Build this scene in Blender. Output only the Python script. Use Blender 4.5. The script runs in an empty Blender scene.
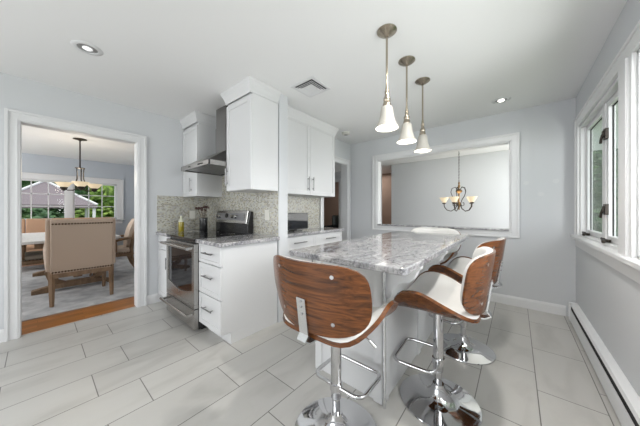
import bpy, bmesh, math, random
from mathutils import Vector, Matrix
random.seed(7)
R = math.radians
PI = math.pi
sc = bpy.context.scene
COL = sc.collection

# ------------------------------------------------------------------ camera
cam_d = bpy.data.cameras.new('camera')
cam = bpy.data.objects.new('camera', cam_d)
COL.objects.link(cam)
cam.location = (0, 0, 1.195)
cam.rotation_euler = (R(90), 0, R(39.81))
cam_d.sensor_width = 36
cam_d.lens = 235.3 / 640 * 36
cam_d.shift_y = -2.92 / 640
cam_d.clip_start = 0.05
sc.camera = cam

# ------------------------------------------------------------------ world, sun, daylight and added fill, exposure
sc.view_settings.view_transform = 'Standard'
sc.view_settings.look = 'None'
sc.view_settings.gamma = 1
sc.view_settings.use_curve_mapping = False
sc.view_settings.exposure = 1.06
w = bpy.data.worlds.new('sky')
sc.world = w
w.use_nodes = True
bg = w.node_tree.nodes['Background']
bg.inputs['Color'].default_value = (0.86, 0.93, 1.0, 1)
bg.inputs['Strength'].default_value = 1.1
sc.cycles.max_bounces = 10
sc.cycles.diffuse_bounces = 6
sc.cycles.glossy_bounces = 4
sc.cycles.transparent_max_bounces = 12
sc.cycles.caustics_reflective = False
sc.cycles.caustics_refractive = False
sc.cycles.sample_clamp_indirect = 4


def light(name, kind, loc, energy, color=(1, 1, 1), size=None, size_y=None, rot=None, radius=None, parent=None):
    d = bpy.data.lights.new(name, kind)
    d.energy = energy
    d.color = color
    if kind == 'AREA':
        d.shape = 'RECTANGLE'
        d.size = size
        d.size_y = size_y
    if radius is not None:
        if kind == 'SUN':
            d.angle = radius
        else:
            d.shadow_soft_size = radius
    o = bpy.data.objects.new(name, d)
    COL.objects.link(o)
    o.location = loc
    if rot:
        o.rotation_euler = rot
    if parent:
        o.parent = parent
    return o


sun = light('sun', 'SUN', (8, -4, 9), 1.6, (1, 0.95, 0.86), radius=R(1.5))
sun.rotation_euler = Vector((-0.42, 0.25, -0.87)).to_track_quat('-Z', 'Y').to_euler()
# area lamps added as fill; only the right one shines through a known window
light('fill_rear', 'AREA', (-1.5, -2.70, 1.20), 25, (1.0, 0.98, 0.95), 2.9, 1.6, (R(100), 0, R(-15)))  # added fill at the unseen rear opening
light('daylight_right', 'AREA', (1.25, 0.80, 1.45), 58, (1.0, 1.0, 1.0), 1.7, 1.9, (0, R(90), 0))
for lx, ly, le in ((-0.13, 3.36, 4), (-0.13, 1.35, 40), (-0.13, -0.6, 16)):  # the recessed light, then two added fill spots without a fixture
    dl = light('downlight_and_fill', 'SPOT', (lx, ly, 2.415), le, (1, 0.98, 0.95), radius=0.05)
    dl.data.spot_size = R(150)
    dl.data.spot_blend = 0.8
light('fill_hall', 'AREA', (-4.0, 7.0, 2.40), 12, (1.0, 0.97, 0.92), 1.5, 0.8, (0, 0, 0))  # added fill under the brown hall's ceiling, no fixture there
light('fill_dining', 'AREA', (-6.0, -2.75, 1.3), 42, (1.0, 0.99, 0.97), 2.6, 1.4, (R(138), 0, 0))  # added fill tilted up to brighten the dining ceiling
light('fill_far', 'AREA', (0.72, 5.1, 1.5), 22, (1.0, 0.99, 0.97), 1.8, 1.7, (0, R(90), 0))  # added fill for the room past the pass-through

# ------------------------------------------------------------------ materials
MATS = {}


def new_mat(name):
    m = bpy.data.materials.new(name)
    m.use_nodes = True
    MATS[name] = m
    nt = m.node_tree
    return m, nt, nt.nodes['Principled BSDF']


def N(nt, t, **kw):
    n = nt.nodes.new(t)
    for k, v in kw.items():
        setattr(n, k, v)
    return n


def mat(name, color, rough=0.5, metal=0.0, spec=0.5, bump=0.0, bscale=60, emit=None, estr=0.0, aniso=0, coat=0):
    if name in MATS:
        return MATS[name]
    m, nt, b = new_mat(name)
    b.inputs['Base Color'].default_value = (*color, 1)
    b.inputs['Roughness'].default_value = rough
    b.inputs['Metallic'].default_value = metal
    b.inputs['Specular IOR Level'].default_value = spec
    b.inputs['Coat Weight'].default_value = coat
    if emit:
        b.inputs['Emission Color'].default_value = (*emit, 1)
        b.inputs['Emission Strength'].default_value = estr
    tc = N(nt, 'ShaderNodeTexCoord')
    no = N(nt, 'ShaderNodeTexNoise')
    no.inputs['Scale'].default_value = bscale
    nt.links.new(tc.outputs['Object'], no.inputs['Vector'])
    if bump:
        bp = N(nt, 'ShaderNodeBump')
        bp.inputs['Strength'].default_value = bump
        bp.inputs['Distance'].default_value = 0.002
        nt.links.new(no.outputs['Fac'], bp.inputs['Height'])
        nt.links.new(bp.outputs['Normal'], b.inputs['Normal'])
    else:
        mr = N(nt, 'ShaderNodeMapRange')
        mr.inputs['To Min'].default_value = max(0.02, rough * 0.92)
        mr.inputs['To Max'].default_value = min(1, rough * 1.08)
        nt.links.new(no.outputs['Fac'], mr.inputs['Value'])
        nt.links.new(mr.outputs['Result'], b.inputs['Roughness'])
    return m


def ramp(nt, stops, interp='LINEAR'):
    r = N(nt, 'ShaderNodeValToRGB')
    cr = r.color_ramp
    cr.interpolation = interp
    while len(cr.elements) < len(stops):
        cr.elements.new(0.5)
    for e, (p, c) in zip(cr.elements, stops):
        e.position = p
        e.color = (*c, 1)
    return r


def mat_tile():
    m, nt, b = new_mat('floor tile')
    tc = N(nt, 'ShaderNodeTexCoord')
    sep = N(nt, 'ShaderNodeSeparateXYZ')
    nt.links.new(tc.outputs['Object'], sep.inputs[0])
    ax = N(nt, 'ShaderNodeMath', operation='ADD')
    ax.inputs[1].default_value = -0.465
    nt.links.new(sep.outputs['Y'], ax.inputs[0])
    ay = N(nt, 'ShaderNodeMath', operation='ADD')
    ay.inputs[1].default_value = -0.107
    nt.links.new(sep.outputs['X'], ay.inputs[0])
    cb = N(nt, 'ShaderNodeCombineXYZ')
    nt.links.new(ax.outputs[0], cb.inputs['X'])
    nt.links.new(ay.outputs[0], cb.inputs['Y'])
    br = N(nt, 'ShaderNodeTexBrick', offset=0.344, offset_frequency=2, squash=1.0)
    br.inputs['Scale'].default_value = 1
    br.inputs['Brick Width'].default_value = 0.625
    br.inputs['Row Height'].default_value = 0.309
    br.inputs['Mortar Size'].default_value = 0.003
    br.inputs['Mortar Smooth'].default_value = 0.1
    br.inputs['Bias'].default_value = 0
    br.inputs['Color1'].default_value = (0.53, 0.52, 0.495, 1)
    br.inputs['Color2'].default_value = (0.49, 0.48, 0.457, 1)
    br.inputs['Mortar'].default_value = (0.17, 0.16, 0.15, 1)
    nt.links.new(cb.outputs[0], br.inputs['Vector'])
    mp = N(nt, 'ShaderNodeMapping')
    mp.inputs['Scale'].default_value = (3.2, 1.1, 1)
    mp.inputs['Rotation'].default_value = (0, 0, R(12))
    nt.links.new(tc.outputs['Object'], mp.inputs['Vector'])
    no = N(nt, 'ShaderNodeTexNoise')
    no.inputs['Scale'].default_value = 1.6
    no.inputs['Detail'].default_value = 7
    no.inputs['Distortion'].default_value = 0.6
    nt.links.new(mp.outputs[0], no.inputs['Vector'])
    rp = ramp(nt, [(0.25, (0.78, 0.775, 0.765)), (0.5, (0.97, 0.965, 0.96)), (0.75, (1.0, 1.0, 1.0))])
    nt.links.new(no.outputs['Fac'], rp.inputs[0])
    mx = N(nt, 'ShaderNodeMix', data_type='RGBA', blend_type='MULTIPLY')
    mx.inputs['Factor'].default_value = 1
    nt.links.new(br.outputs['Color'], mx.inputs['A'])
    nt.links.new(rp.outputs[0], mx.inputs['B'])
    nt.links.new(mx.outputs['Result'], b.inputs['Base Color'])
    b.inputs['Roughness'].default_value = 0.3
    bp = N(nt, 'ShaderNodeBump', invert=True)
    bp.inputs['Strength'].default_value = 0.4
    bp.inputs['Distance'].default_value = 0.002
    nt.links.new(br.outputs['Fac'], bp.inputs['Height'])
    nt.links.new(bp.outputs[0], b.inputs['Normal'])
    return m


def mat_mosaic():
    m, nt, b = new_mat('mosaic tile')
    tc = N(nt, 'ShaderNodeTexCoord')
    sep = N(nt, 'ShaderNodeSeparateXYZ')
    nt.links.new(tc.outputs['Object'], sep.inputs[0])
    ad = N(nt, 'ShaderNodeMath', operation='ADD')
    nt.links.new(sep.outputs['X'], ad.inputs[0])
    nt.links.new(sep.outputs['Y'], ad.inputs[1])
    cb = N(nt, 'ShaderNodeCombineXYZ')
    nt.links.new(ad.outputs[0], cb.inputs['X'])
    nt.links.new(sep.outputs['Z'], cb.inputs['Y'])
    br = N(nt, 'ShaderNodeTexBrick', offset=0.5, offset_frequency=2)
    br.inputs['Scale'].default_value = 1
    br.inputs['Brick Width'].default_value = 0.022
    br.inputs['Row Height'].default_value = 0.014
    br.inputs['Mortar Size'].default_value = 0.0012
    br.inputs['Color1'].default_value = (0, 0, 0, 1)
    br.inputs['Color2'].default_value = (1, 1, 1, 1)
    br.inputs['Mortar'].default_value = (0.5, 0.5, 0.5, 1)
    nt.links.new(cb.outputs[0], br.inputs['Vector'])
    rp = ramp(nt, [(0, (0.24, 0.225, 0.18)), (0.2, (0.42, 0.41, 0.36)), (0.45, (0.33, 0.33, 0.31)), (0.65, (0.48, 0.47, 0.40)), (0.85, (0.38, 0.35, 0.26)), (1, (0.54, 0.54, 0.49))], 'CONSTANT')
    nt.links.new(br.outputs['Color'], rp.inputs[0])
    mx = N(nt, 'ShaderNodeMix', data_type='RGBA')
    nt.links.new(br.outputs['Fac'], mx.inputs['Factor'])
    nt.links.new(rp.outputs[0], mx.inputs['A'])
    mx.inputs['B'].default_value = (0.40, 0.39, 0.36, 1)
    nt.links.new(mx.outputs['Result'], b.inputs['Base Color'])
    b.inputs['Roughness'].default_value = 0.25
    return m


def mat_granite(name, dark=0.0):
    m, nt, b = new_mat(name)
    tc = N(nt, 'ShaderNodeTexCoord')
    n1 = N(nt, 'ShaderNodeTexNoise')
    n1.inputs['Scale'].default_value = 3.4
    n1.inputs['Detail'].default_value = 9
    n1.inputs['Roughness'].default_value = 0.62
    n1.inputs['Distortion'].default_value = 2.2
    mp = N(nt, 'ShaderNodeMapping')
    mp.inputs['Rotation'].default_value = (0, 0, R(35))
    mp.inputs['Scale'].default_value = (1.8, 0.9, 1.4)
    nt.links.new(tc.outputs['Object'], mp.inputs[0])
    nt.links.new(mp.outputs[0], n1.inputs['Vector'])
    d = 1 - dark
    r1 = ramp(nt, [(0.32, (0.10 * d, 0.10 * d, 0.11 * d)), (0.41, (0.26 * d, 0.26 * d, 0.275 * d)), (0.48, (0.40 * d, 0.395 * d, 0.405 * d)), (0.505, (0.17 * d, 0.17 * d, 0.18 * d)), (0.53, (0.38 * d, 0.375 * d, 0.38 * d)), (0.68, (0.56 * d, 0.55 * d, 0.555 * d))])
    nt.links.new(n1.outputs['Fac'], r1.inputs[0])
    n2 = N(nt, 'ShaderNodeTexNoise')
    n2.inputs['Scale'].default_value = 60
    n2.inputs['Detail'].default_value = 3
    nt.links.new(tc.outputs['Object'], n2.inputs['Vector'])
    r2 = ramp(nt, [(0.38, (0.55, 0.54, 0.55)), (0.52, (1, 1, 1))])
    nt.links.new(n2.outputs['Fac'], r2.inputs[0])
    mx = N(nt, 'ShaderNodeMix', data_type='RGBA', blend_type='MULTIPLY')
    mx.inputs['Factor'].default_value = 0.8
    nt.links.new(r1.outputs[0], mx.inputs['A'])
    nt.links.new(r2.outputs[0], mx.inputs['B'])
    nt.links.new(mx.outputs['Result'], b.inputs['Base Color'])
    b.inputs['Roughness'].default_value = 0.09
    return m


def mat_wood(name, c1, c2, scale=(1, 14, 14), rough=0.35, rot=(0, 0, 0), nscale=2.0, planks=None):
    m, nt, b = new_mat(name)
    tc = N(nt, 'ShaderNodeTexCoord')
    mp = N(nt, 'ShaderNodeMapping')
    mp.inputs['Scale'].default_value = scale
    mp.inputs['Rotation'].default_value = rot
    nt.links.new(tc.outputs['Object'], mp.inputs[0])
    n1 = N(nt, 'ShaderNodeTexNoise')
    n1.inputs['Scale'].default_value = nscale
    n1.inputs['Detail'].default_value = 8
    n1.inputs['Roughness'].default_value = 0.65
    n1.inputs['Distortion'].default_value = 0.8
    nt.links.new(mp.outputs[0], n1.inputs['Vector'])
    mid = tuple((a + b_) / 2 for a, b_ in zip(c1, c2))
    r1 = ramp(nt, [(0.3, c1), (0.5, mid), (0.7, c2)])
    nt.links.new(n1.outputs['Fac'], r1.inputs[0])
    src = r1.outputs[0]
    if planks:
        br = N(nt, 'ShaderNodeTexBrick', offset=0.37, offset_frequency=2)
        br.inputs['Scale'].default_value = 1
        br.inputs['Brick Width'].default_value = planks[0]
        br.inputs['Row Height'].default_value = planks[1]
        br.inputs['Mortar Size'].default_value = 0.0012
        br.inputs['Color1'].default_value = (0.8, 0.8, 0.8, 1)
        br.inputs['Color2'].default_value = (1.15, 1.1, 1.05, 1)
        br.inputs['Mortar'].default_value = (0.3, 0.3, 0.3, 1)
        mp2 = N(nt, 'ShaderNodeMapping')
        mp2.inputs['Rotation'].default_value = (0, 0, planks[2])
        nt.links.new(tc.outputs['Object'], mp2.inputs[0])
        nt.links.new(mp2.outputs[0], br.inputs['Vector'])
        mx = N(nt, 'ShaderNodeMix', data_type='RGBA', blend_type='MULTIPLY')
        mx.inputs['Factor'].default_value = 1
        nt.links.new(src, mx.inputs['A'])
        nt.links.new(br.outputs['Color'], mx.inputs['B'])
        src = mx.outputs['Result']
    nt.links.new(src, b.inputs['Base Color'])
    b.inputs['Roughness'].default_value = rough
    return m


def mat_noise(name, c1, c2, scale=5, rough=0.9, bump=0.0, detail=6):
    m, nt, b = new_mat(name)
    tc = N(nt, 'ShaderNodeTexCoord')
    n1 = N(nt, 'ShaderNodeTexNoise')
    n1.inputs['Scale'].default_value = scale
    n1.inputs['Detail'].default_value = detail
    nt.links.new(tc.outputs['Object'], n1.inputs['Vector'])
    r1 = ramp(nt, [(0.35, c1), (0.65, c2)])
    nt.links.new(n1.outputs['Fac'], r1.inputs[0])
    nt.links.new(r1.outputs[0], b.inputs['Base Color'])
    b.inputs['Roughness'].default_value = rough
    if bump:
        bp = N(nt, 'ShaderNodeBump')
        bp.inputs['Strength'].default_value = bump
        bp.inputs['Distance'].default_value = 0.01
        nt.links.new(n1.outputs['Fac'], bp.inputs['Height'])
        nt.links.new(bp.outputs[0], b.inputs['Normal'])
    return m


def mat_glass(name, tint=(1, 1, 1), refl=1.0, rough=0.0):
    m = bpy.data.materials.new(name)
    m.use_nodes = True
    MATS[name] = m
    nt = m.node_tree
    nt.nodes.clear()
    out = N(nt, 'ShaderNodeOutputMaterial')
    tr = N(nt, 'ShaderNodeBsdfTransparent')
    tr.inputs[0].default_value = (*tint, 1)
    gl = N(nt, 'ShaderNodeBsdfGlossy')
    gl.inputs['Roughness'].default_value = rough
    fr = N(nt, 'ShaderNodeLayerWeight')
    fr.inputs['Blend'].default_value = 0.5
    pw = N(nt, 'ShaderNodeMath', operation='POWER')
    pw.inputs[1].default_value = 5
    mu = N(nt, 'ShaderNodeMath', operation='MULTIPLY_ADD')
    mu.inputs[1].default_value = 0.35 * refl
    mu.inputs[2].default_value = 0.004
    mx = N(nt, 'ShaderNodeMixShader')
    nt.links.new(fr.outputs['Facing'], pw.inputs[0])
    nt.links.new(pw.outputs[0], mu.inputs[0])
    nt.links.new(mu.outputs[0], mx.inputs[0])
    nt.links.new(tr.outputs[0], mx.inputs[1])
    nt.links.new(gl.outputs[0], mx.inputs[2])
    nt.links.new(mx.outputs[0], out.inputs[0])
    return m


M_TILE = mat_tile()
M_MOS = mat_mosaic()
M_GRAN = mat_granite('veined granite', 0.10)
M_GRAN2 = mat_granite('counter granite', -0.08)
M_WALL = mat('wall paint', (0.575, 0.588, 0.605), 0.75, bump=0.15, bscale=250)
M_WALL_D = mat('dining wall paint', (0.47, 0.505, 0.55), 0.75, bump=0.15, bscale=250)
M_CEIL = mat('ceiling paint', (0.80, 0.80, 0.80), 0.85, bump=0.1, bscale=200)
M_TRIM = mat('trim paint', (0.68, 0.682, 0.688), 0.4)
M_CAB = mat('cabinet lacquer', (0.65, 0.653, 0.66), 0.35)
M_TOE = mat('toe kick paint', (0.70, 0.70, 0.71), 0.5)
M_STEEL = mat('stainless steel', (0.42, 0.41, 0.395), 0.25, 1.0)
M_HOODS = mat('brushed hood steel', (0.32, 0.31, 0.30), 0.32, 1.0)
M_CHROME = mat('chrome', (0.62, 0.62, 0.63), 0.06, 1.0)
M_CHROME2 = mat('satin chrome bracket', (0.72, 0.73, 0.74), 0.25, 1.0)
M_NICKEL = mat('brushed nickel', (0.40, 0.35, 0.28), 0.25, 1.0)
M_HANDLE = mat('nickel pull', (0.27, 0.27, 0.27), 0.3, 1.0)
M_BLACK = mat('black enamel', (0.012, 0.012, 0.013), 0.2)
M_BLACKGL = mat('black glass', (0.01, 0.01, 0.012), 0.04)
M_DARK = mat('dark void', (0.015, 0.015, 0.015), 0.9)
M_BRONZE = mat('oil rubbed bronze', (0.035, 0.027, 0.022), 0.45, 0.5)
M_GOLD = mat('antique gold', (0.20, 0.12, 0.05), 0.4, 0.8)
M_SHADE = mat('white glass shade', (0.36, 0.345, 0.31), 0.4, emit=(1.0, 0.94, 0.84), estr=0.02)
M_SHADE2 = mat('cream glass shade', (0.60, 0.50, 0.36), 0.4, emit=(1.0, 0.82, 0.55), estr=0.22)
M_BULB = mat('lit bulb', (1, 1, 1), 0.5, emit=(1, 0.96, 0.9), estr=2.5)
M_LEATHER = mat('white leather', (0.66, 0.65, 0.63), 0.45, bump=0.2, bscale=120)
M_WALNUT = mat_wood('walnut veneer', (0.028, 0.010, 0.004), (0.21, 0.070, 0.018), (1.2, 9, 26), 0.22, nscale=2.4)
M_OAK = mat_wood('red oak floor', (0.27, 0.10, 0.028), (0.46, 0.20, 0.06), (12, 1.2, 1), 0.3, planks=(0.9, 0.075, R(90)))
M_CHAIRW = mat_wood('weathered oak', (0.14, 0.085, 0.045), (0.30, 0.19, 0.11), (5, 5, 2), 0.55)
M_TABLETOP = mat_wood('pale table top', (0.62, 0.60, 0.58), (0.75, 0.74, 0.73), (2, 12, 2), 0.35)
M_LINEN = mat('taupe linen', (0.45, 0.35, 0.275), 0.95, bump=0.4, bscale=300)
M_LINEN2 = mat('grey linen', (0.33, 0.29, 0.24), 0.95, bump=0.4, bscale=300)
M_TAN = mat('tan leather', (0.50, 0.31, 0.20), 0.6, bump=0.3, bscale=90)
M_CREAMF = mat('cream tufted fabric', (0.56, 0.46, 0.38), 0.9, bump=0.4, bscale=200)
M_NAIL = mat('dark brass nail', (0.10, 0.06, 0.03), 0.4, 0.6)
M_RUG = mat_noise('rug', (0.37, 0.37, 0.38), (0.58, 0.58, 0.58), 6, 1.0, 0.5)
M_WGLASS = mat_glass('window glass', (0.97, 0.98, 0.98))
M_BROWN = mat('brown hall paint', (0.22, 0.15, 0.115), 0.8)
M_SWITCH = mat('switch plastic', (0.62, 0.61, 0.56), 0.4)
M_PATCH = mat('spackle', (0.61, 0.62, 0.63), 0.8)
M_HEAT = mat('heater enamel', (0.74, 0.75, 0.76), 0.4)
M_GRASS = mat_noise('lawn', (0.05, 0.10, 0.02), (0.10, 0.18, 0.04), 8)
M_LEAF = mat_noise('leaves', (0.10, 0.20, 0.03), (0.30, 0.42, 0.09), 1.5, 0.6)
M_LEAF2 = mat_noise('dark leaves', (0.02, 0.06, 0.02), (0.07, 0.14, 0.04), 1.5, 0.6)
M_BARK = mat_noise('bark', (0.06, 0.04, 0.03), (0.14, 0.10, 0.07), 12)
M_CANVAS = mat('gazebo canvas', (0.12, 0.098, 0.106), 0.9)
M_RIB = mat('white canvas edge', (0.45, 0.44, 0.45), 0.8)
M_OIL = mat('olive oil', (0.26, 0.21, 0.02), 0.1)
M_SCREEN = mat('tv screen', (0.01, 0.012, 0.016), 0.06)


# ------------------------------------------------------------------ mesh helper
class MB:
    def __init__(s):
        s.bm = bmesh.new()

    def box(s, x0, x1, y0, y1, z0, z1, mx=None):
        c = Vector(((x0 + x1) / 2, (y0 + y1) / 2, (z0 + z1) / 2))
        T = Matrix.Translation(c) @ Matrix.Diagonal((abs(x1 - x0), abs(y1 - y0), abs(z1 - z0), 1))
        if mx:
            T = mx @ T
        bmesh.ops.create_cube(s.bm, size=1, matrix=T)
        return s

    def cyl(s, a, b, r, r2=None, n=20):
        a, b = Vector(a), Vector(b)
        d = b - a
        T = Matrix.Translation((a + b) / 2) @ d.to_track_quat('Z', 'Y').to_matrix().to_4x4()
        bmesh.ops.create_cone(s.bm, cap_ends=True, segments=n, radius1=r, radius2=r if r2 is None else r2, depth=d.length, matrix=T)
        return s

    def sphere(s, c, r, n=12, sc3=(1, 1, 1)):
        T = Matrix.Translation(c) @ Matrix.Diagonal((*sc3, 1))
        bmesh.ops.create_uvsphere(s.bm, u_segments=n, v_segments=max(6, n // 2), radius=r, matrix=T)
        return s

    def lathe(s, prof, c=(0, 0, 0), n=32, flute=0.0, nf=8):
        rings = []
        for (r, z) in prof:
            if r < 1e-5:
                rings.append([s.bm.verts.new((c[0], c[1], c[2] + z))])
            else:
                rings.append([s.bm.verts.new((c[0] + r * (1 + flute * math.cos(nf * 2 * PI * k / n)) * math.cos(2 * PI * k / n), c[1] + r * (1 + flute * math.cos(nf * 2 * PI * k / n)) * math.sin(2 * PI * k / n), c[2] + z)) for k in range(n)])
        for A, B in zip(rings, rings[1:]):
            for k in range(n):
                k2 = (k + 1) % n
                if len(A) == 1 and len(B) == 1:
                    continue
                if len(A) == 1:
                    s.bm.faces.new((A[0], B[k2], B[k]))
                elif len(B) == 1:
                    s.bm.faces.new((A[k], A[k2], B[0]))
                else:
                    s.bm.faces.new((A[k], A[k2], B[k2], B[k]))
        return s

    def tube(s, pts, r, n=8, closed=False, flat=None):
        """round tube (or flat bar: flat=(half width, half thickness, width axis)) along pts"""
        P = [Vector(p) for p in pts]
        m = len(P)
        rings = []
        for i, p in enumerate(P):
            if closed:
                t = (P[(i + 1) % m] - P[i - 1]).normalized()
            else:
                t = (P[min(i + 1, m - 1)] - P[max(i - 1, 0)]).normalized()
            if flat:
                u = Vector(flat[2]).normalized()
                v = t.cross(u).normalized()
                ring = [p + u * a * flat[0] + v * b * flat[1] for a, b in ((-1, -1), (1, -1), (1, 1), (-1, 1))]
            else:
                up = Vector((0, 0, 1)) if abs(t.z) < 0.9 else Vector((1, 0, 0))
                if i and abs(t.dot(pu)) < 0.95:
                    up = pu
                u = (up - t * up.dot(t)).normalized()
                pu = u
                v = t.cross(u)
                rr = r[i] if isinstance(r, (list, tuple)) else r
                ring = [p + (u * math.cos(2 * PI * k / n) + v * math.sin(2 * PI * k / n)) * rr for k in range(n)]
            rings.append([s.bm.verts.new(q) for q in ring])
        k = len(rings[0])
        rng = range(m if closed else m - 1)
        for i in rng:
            A, B = rings[i], rings[(i + 1) % m]
            for j in range(k):
                s.bm.faces.new((A[j], A[(j + 1) % k], B[(j + 1) % k], B[j]))
        if not closed:
            s.bm.faces.new(rings[0][::-1])
            s.bm.faces.new(rings[-1])
        return s

    def prism(s, poly, a, b, axis='X'):
        """extrude a 2D polygon between a and b along axis; poly in the two other axes (cyclic order XYZ)"""
        def mk(u, v, t):
            return {'X': (t, u, v), 'Y': (u, t, v), 'Z': (u, v, t)}[axis]
        A = [s.bm.verts.new(mk(u, v, a)) for u, v in poly]
        B = [s.bm.verts.new(mk(u, v, b)) for u, v in poly]
        n = len(poly)
        for i in range(n):
            s.bm.faces.new((A[i], A[(i + 1) % n], B[(i + 1) % n], B[i]))
        s.bm.faces.new(A[::-1])
        s.bm.faces.new(B)
        return s

    def sweep(s, prof, path, side=1):
        """profile (out, z) swept with mitres along a horizontal polyline of (x, y); out is to the right of travel for side=1"""
        P = [Vector((p[0], p[1])) for p in path]
        rings = []
        for i, p in enumerate(P):
            ds = []
            if i > 0:
                ds.append((P[i] - P[i - 1]).normalized())
            if i < len(P) - 1:
                ds.append((P[i + 1] - P[i]).normalized())
            ns = [Vector((d.y, -d.x)) * side for d in ds]
            if len(ns) == 2:
                m = (ns[0] + ns[1]).normalized()
                m = m / max(0.2, m.dot(ns[0]))
            else:
                m = ns[0]
            rings.append([s.bm.verts.new((p.x + m.x * o, p.y + m.y * o, z)) for o, z in prof])
        k = len(prof)
        for A, B in zip(rings, rings[1:]):
            for j in range(k):
                s.bm.faces.new((A[j], A[(j + 1) % k], B[(j + 1) % k], B[j]))
        s.bm.faces.new(rings[0][::-1])
        s.bm.faces.new(rings[-1])
        return s

    def build(s, name, material, parent=None, bevel=0.0, smooth=False, seg=2, subsurf=0, loc=None):
        bmesh.ops.recalc_face_normals(s.bm, faces=s.bm.faces)
        me = bpy.data.meshes.new(name)
        s.bm.to_mesh(me)
        s.bm.free()
        me.materials.append(material)
        o = bpy.data.objects.new(name, me)
        COL.objects.link(o)
        if parent:
            o.parent = parent
        if loc:
            o.location = loc
        if smooth:
            for p in me.polygons:
                p.use_smooth = True
        if bevel:
            b = o.modifiers.new('bevel', 'BEVEL')
            b.width = bevel
            b.segments = seg
            b.limit_method = 'ANGLE'
            b.angle_limit = R(40)
        if subsurf:
            u = o.modifiers.new('sub', 'SUBSURF')
            u.levels = u.render_levels = subsurf
        if smooth:
            try:
                e = o.modifiers.new('split', 'EDGE_SPLIT')
                e.split_angle = R(45)
            except Exception:
                pass
        return o


def root(name, loc, rz=0.0):
    o = bpy.data.objects.new(name, None)
    COL.objects.link(o)
    o.location = loc
    o.rotation_euler = (0, 0, rz)
    o.empty_display_size = 0.1
    return o


def tag(o, label=None, cat=None, group=None, kind=None):
    if label:
        o['label'] = label
    if cat:
        o['category'] = cat
    if group:
        o['group'] = group
    if kind:
        o['kind'] = kind
    return o


def struct(o):
    o['kind'] = 'structure'
    return o


def copy_tree(o, parent=None):
    c = o.copy()
    COL.objects.link(c)
    if parent:
        c.parent = parent
    for ch in list(o.children):
        copy_tree(ch, c)
    return c


def bx(name, m, b, parent=None, bevel=0.0):
    return MB().box(*b).build(name, m, parent, bevel)


# ================================================================== STRUCTURE
XL, XR, YB, XC = -3.58, 0.507, 3.815, -2.42
H = 2.44
TOP = 2.56
TH = 0.085
# floors
struct(MB().box(XL - 0.05, XR + 0.15, -2.95, YB + 2.5, -0.12, 0).box(-5.9, XL - 0.05, 1.9, YB + 2.5, -0.12, 0).build('floor', M_TILE))
struct(MB().box(-8.4, XL - 0.05, -2.9, 1.9, -0.12, 0).build('floor_dining', M_OAK))
# ceiling slab over the kitchen and the rooms around it
struct(MB().box(XL - 0.12, XR + TH + 0.02, -3.0, 8.0, H, TOP).build('ceiling', M_CEIL))
struct(MB().box(-8.4, XL - 0.12, -3.0, 8.0, H, TOP).build('ceiling_dining', M_CEIL))

# left wall with the wide cased opening to the dining room
m = MB()
m.box(XL - 0.12, XL, -2.95, -0.115, 0, H).box(XL - 0.12, XL, 0.795, 1.66, 0, H).box(XL - 0.12, XL, -0.115, 0.795, 2.04, H)
struct(m.build('wall_left', M_WALL))


def casing_frame(name, axis, plane, a0, a1, z0, z1, w=0.09, t=0.018, bottom=False, out=1):
    """flat casing with raised backband around an opening; axis = the wall's run direction"""
    m = MB()

    def b(u0, u1, v0, v1, tt):
        if axis == 'Y':
            m.box(plane, plane + out * tt, u0, u1, v0, v1)
        else:
            m.box(u0, u1, plane, plane + out * tt, v0, v1)
    for (ww0, ww1, tt) in ((0.0, w, t), (w - 0.022, w, t + 0.012), (0.012, 0.024, t + 0.005)):
        zb = z0 - ww0 if bottom else z0
        zl = z0 - ww1 if bottom else z0
        b(a0 - ww1, a0 - ww0, zl, z1 + ww1, tt)
        b(a1 + ww0, a1 + ww1, zl, z1 + ww1, tt)
        b(a0 - ww0, a1 + ww0, z1 + ww0, z1 + ww1, tt)
        if bottom:
            b(a0 - ww0, a1 + ww0, z0 - ww1, z0 - ww0, tt)
    return struct(m.build(name, M_TRIM, bevel=0.002))


casing_frame('trim_1', 'Y', XL, -0.105, 0.785, 0, 2.03)
casing_frame('trim_2', 'Y', XL - 0.12, -0.105, 0.785, 0, 2.03, out=-1)
m = MB()   # jamb lining
m.box(XL - 0.12, XL, -0.115, -0.100, 0, 2.04).box(XL - 0.12, XL, 0.780, 0.795, 0, 2.04).box(XL - 0.12, XL, -0.1, 0.78, 2.025, 2.04)
struct(m.build('trim_3', M_TRIM))

# partition behind the range, its end shows as a narrow post
struct(MB().box(-5.9, -1.93, 1.64, 1.76, 0, H).build('wall_range', M_WALL))
# side wall behind the second counter, with the opening beside the back corner
m = MB()
m.box(XC - 0.12, XC, 1.76, 2.97, 0, H).box(XC - 0.12, XC, 3.68, YB, 0, H).box(XC - 0.12, XC, 2.97, 3.68, 2.04, H)
struct(m.build('wall_side', M_WALL))
casing_frame('trim_4', 'Y', XC, 2.98, 3.67, 0.0, 2.035)
struct(MB().box(XC - 0.12, XC, 2.965, 2.98, 0, 2.04).box(XC - 0.12, XC, 3.67, 3.685, 0, 2.04).box(XC - 0.12, XC, 2.98, 3.67, 2.03, 2.045).build('trim_5', M_TRIM))
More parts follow.
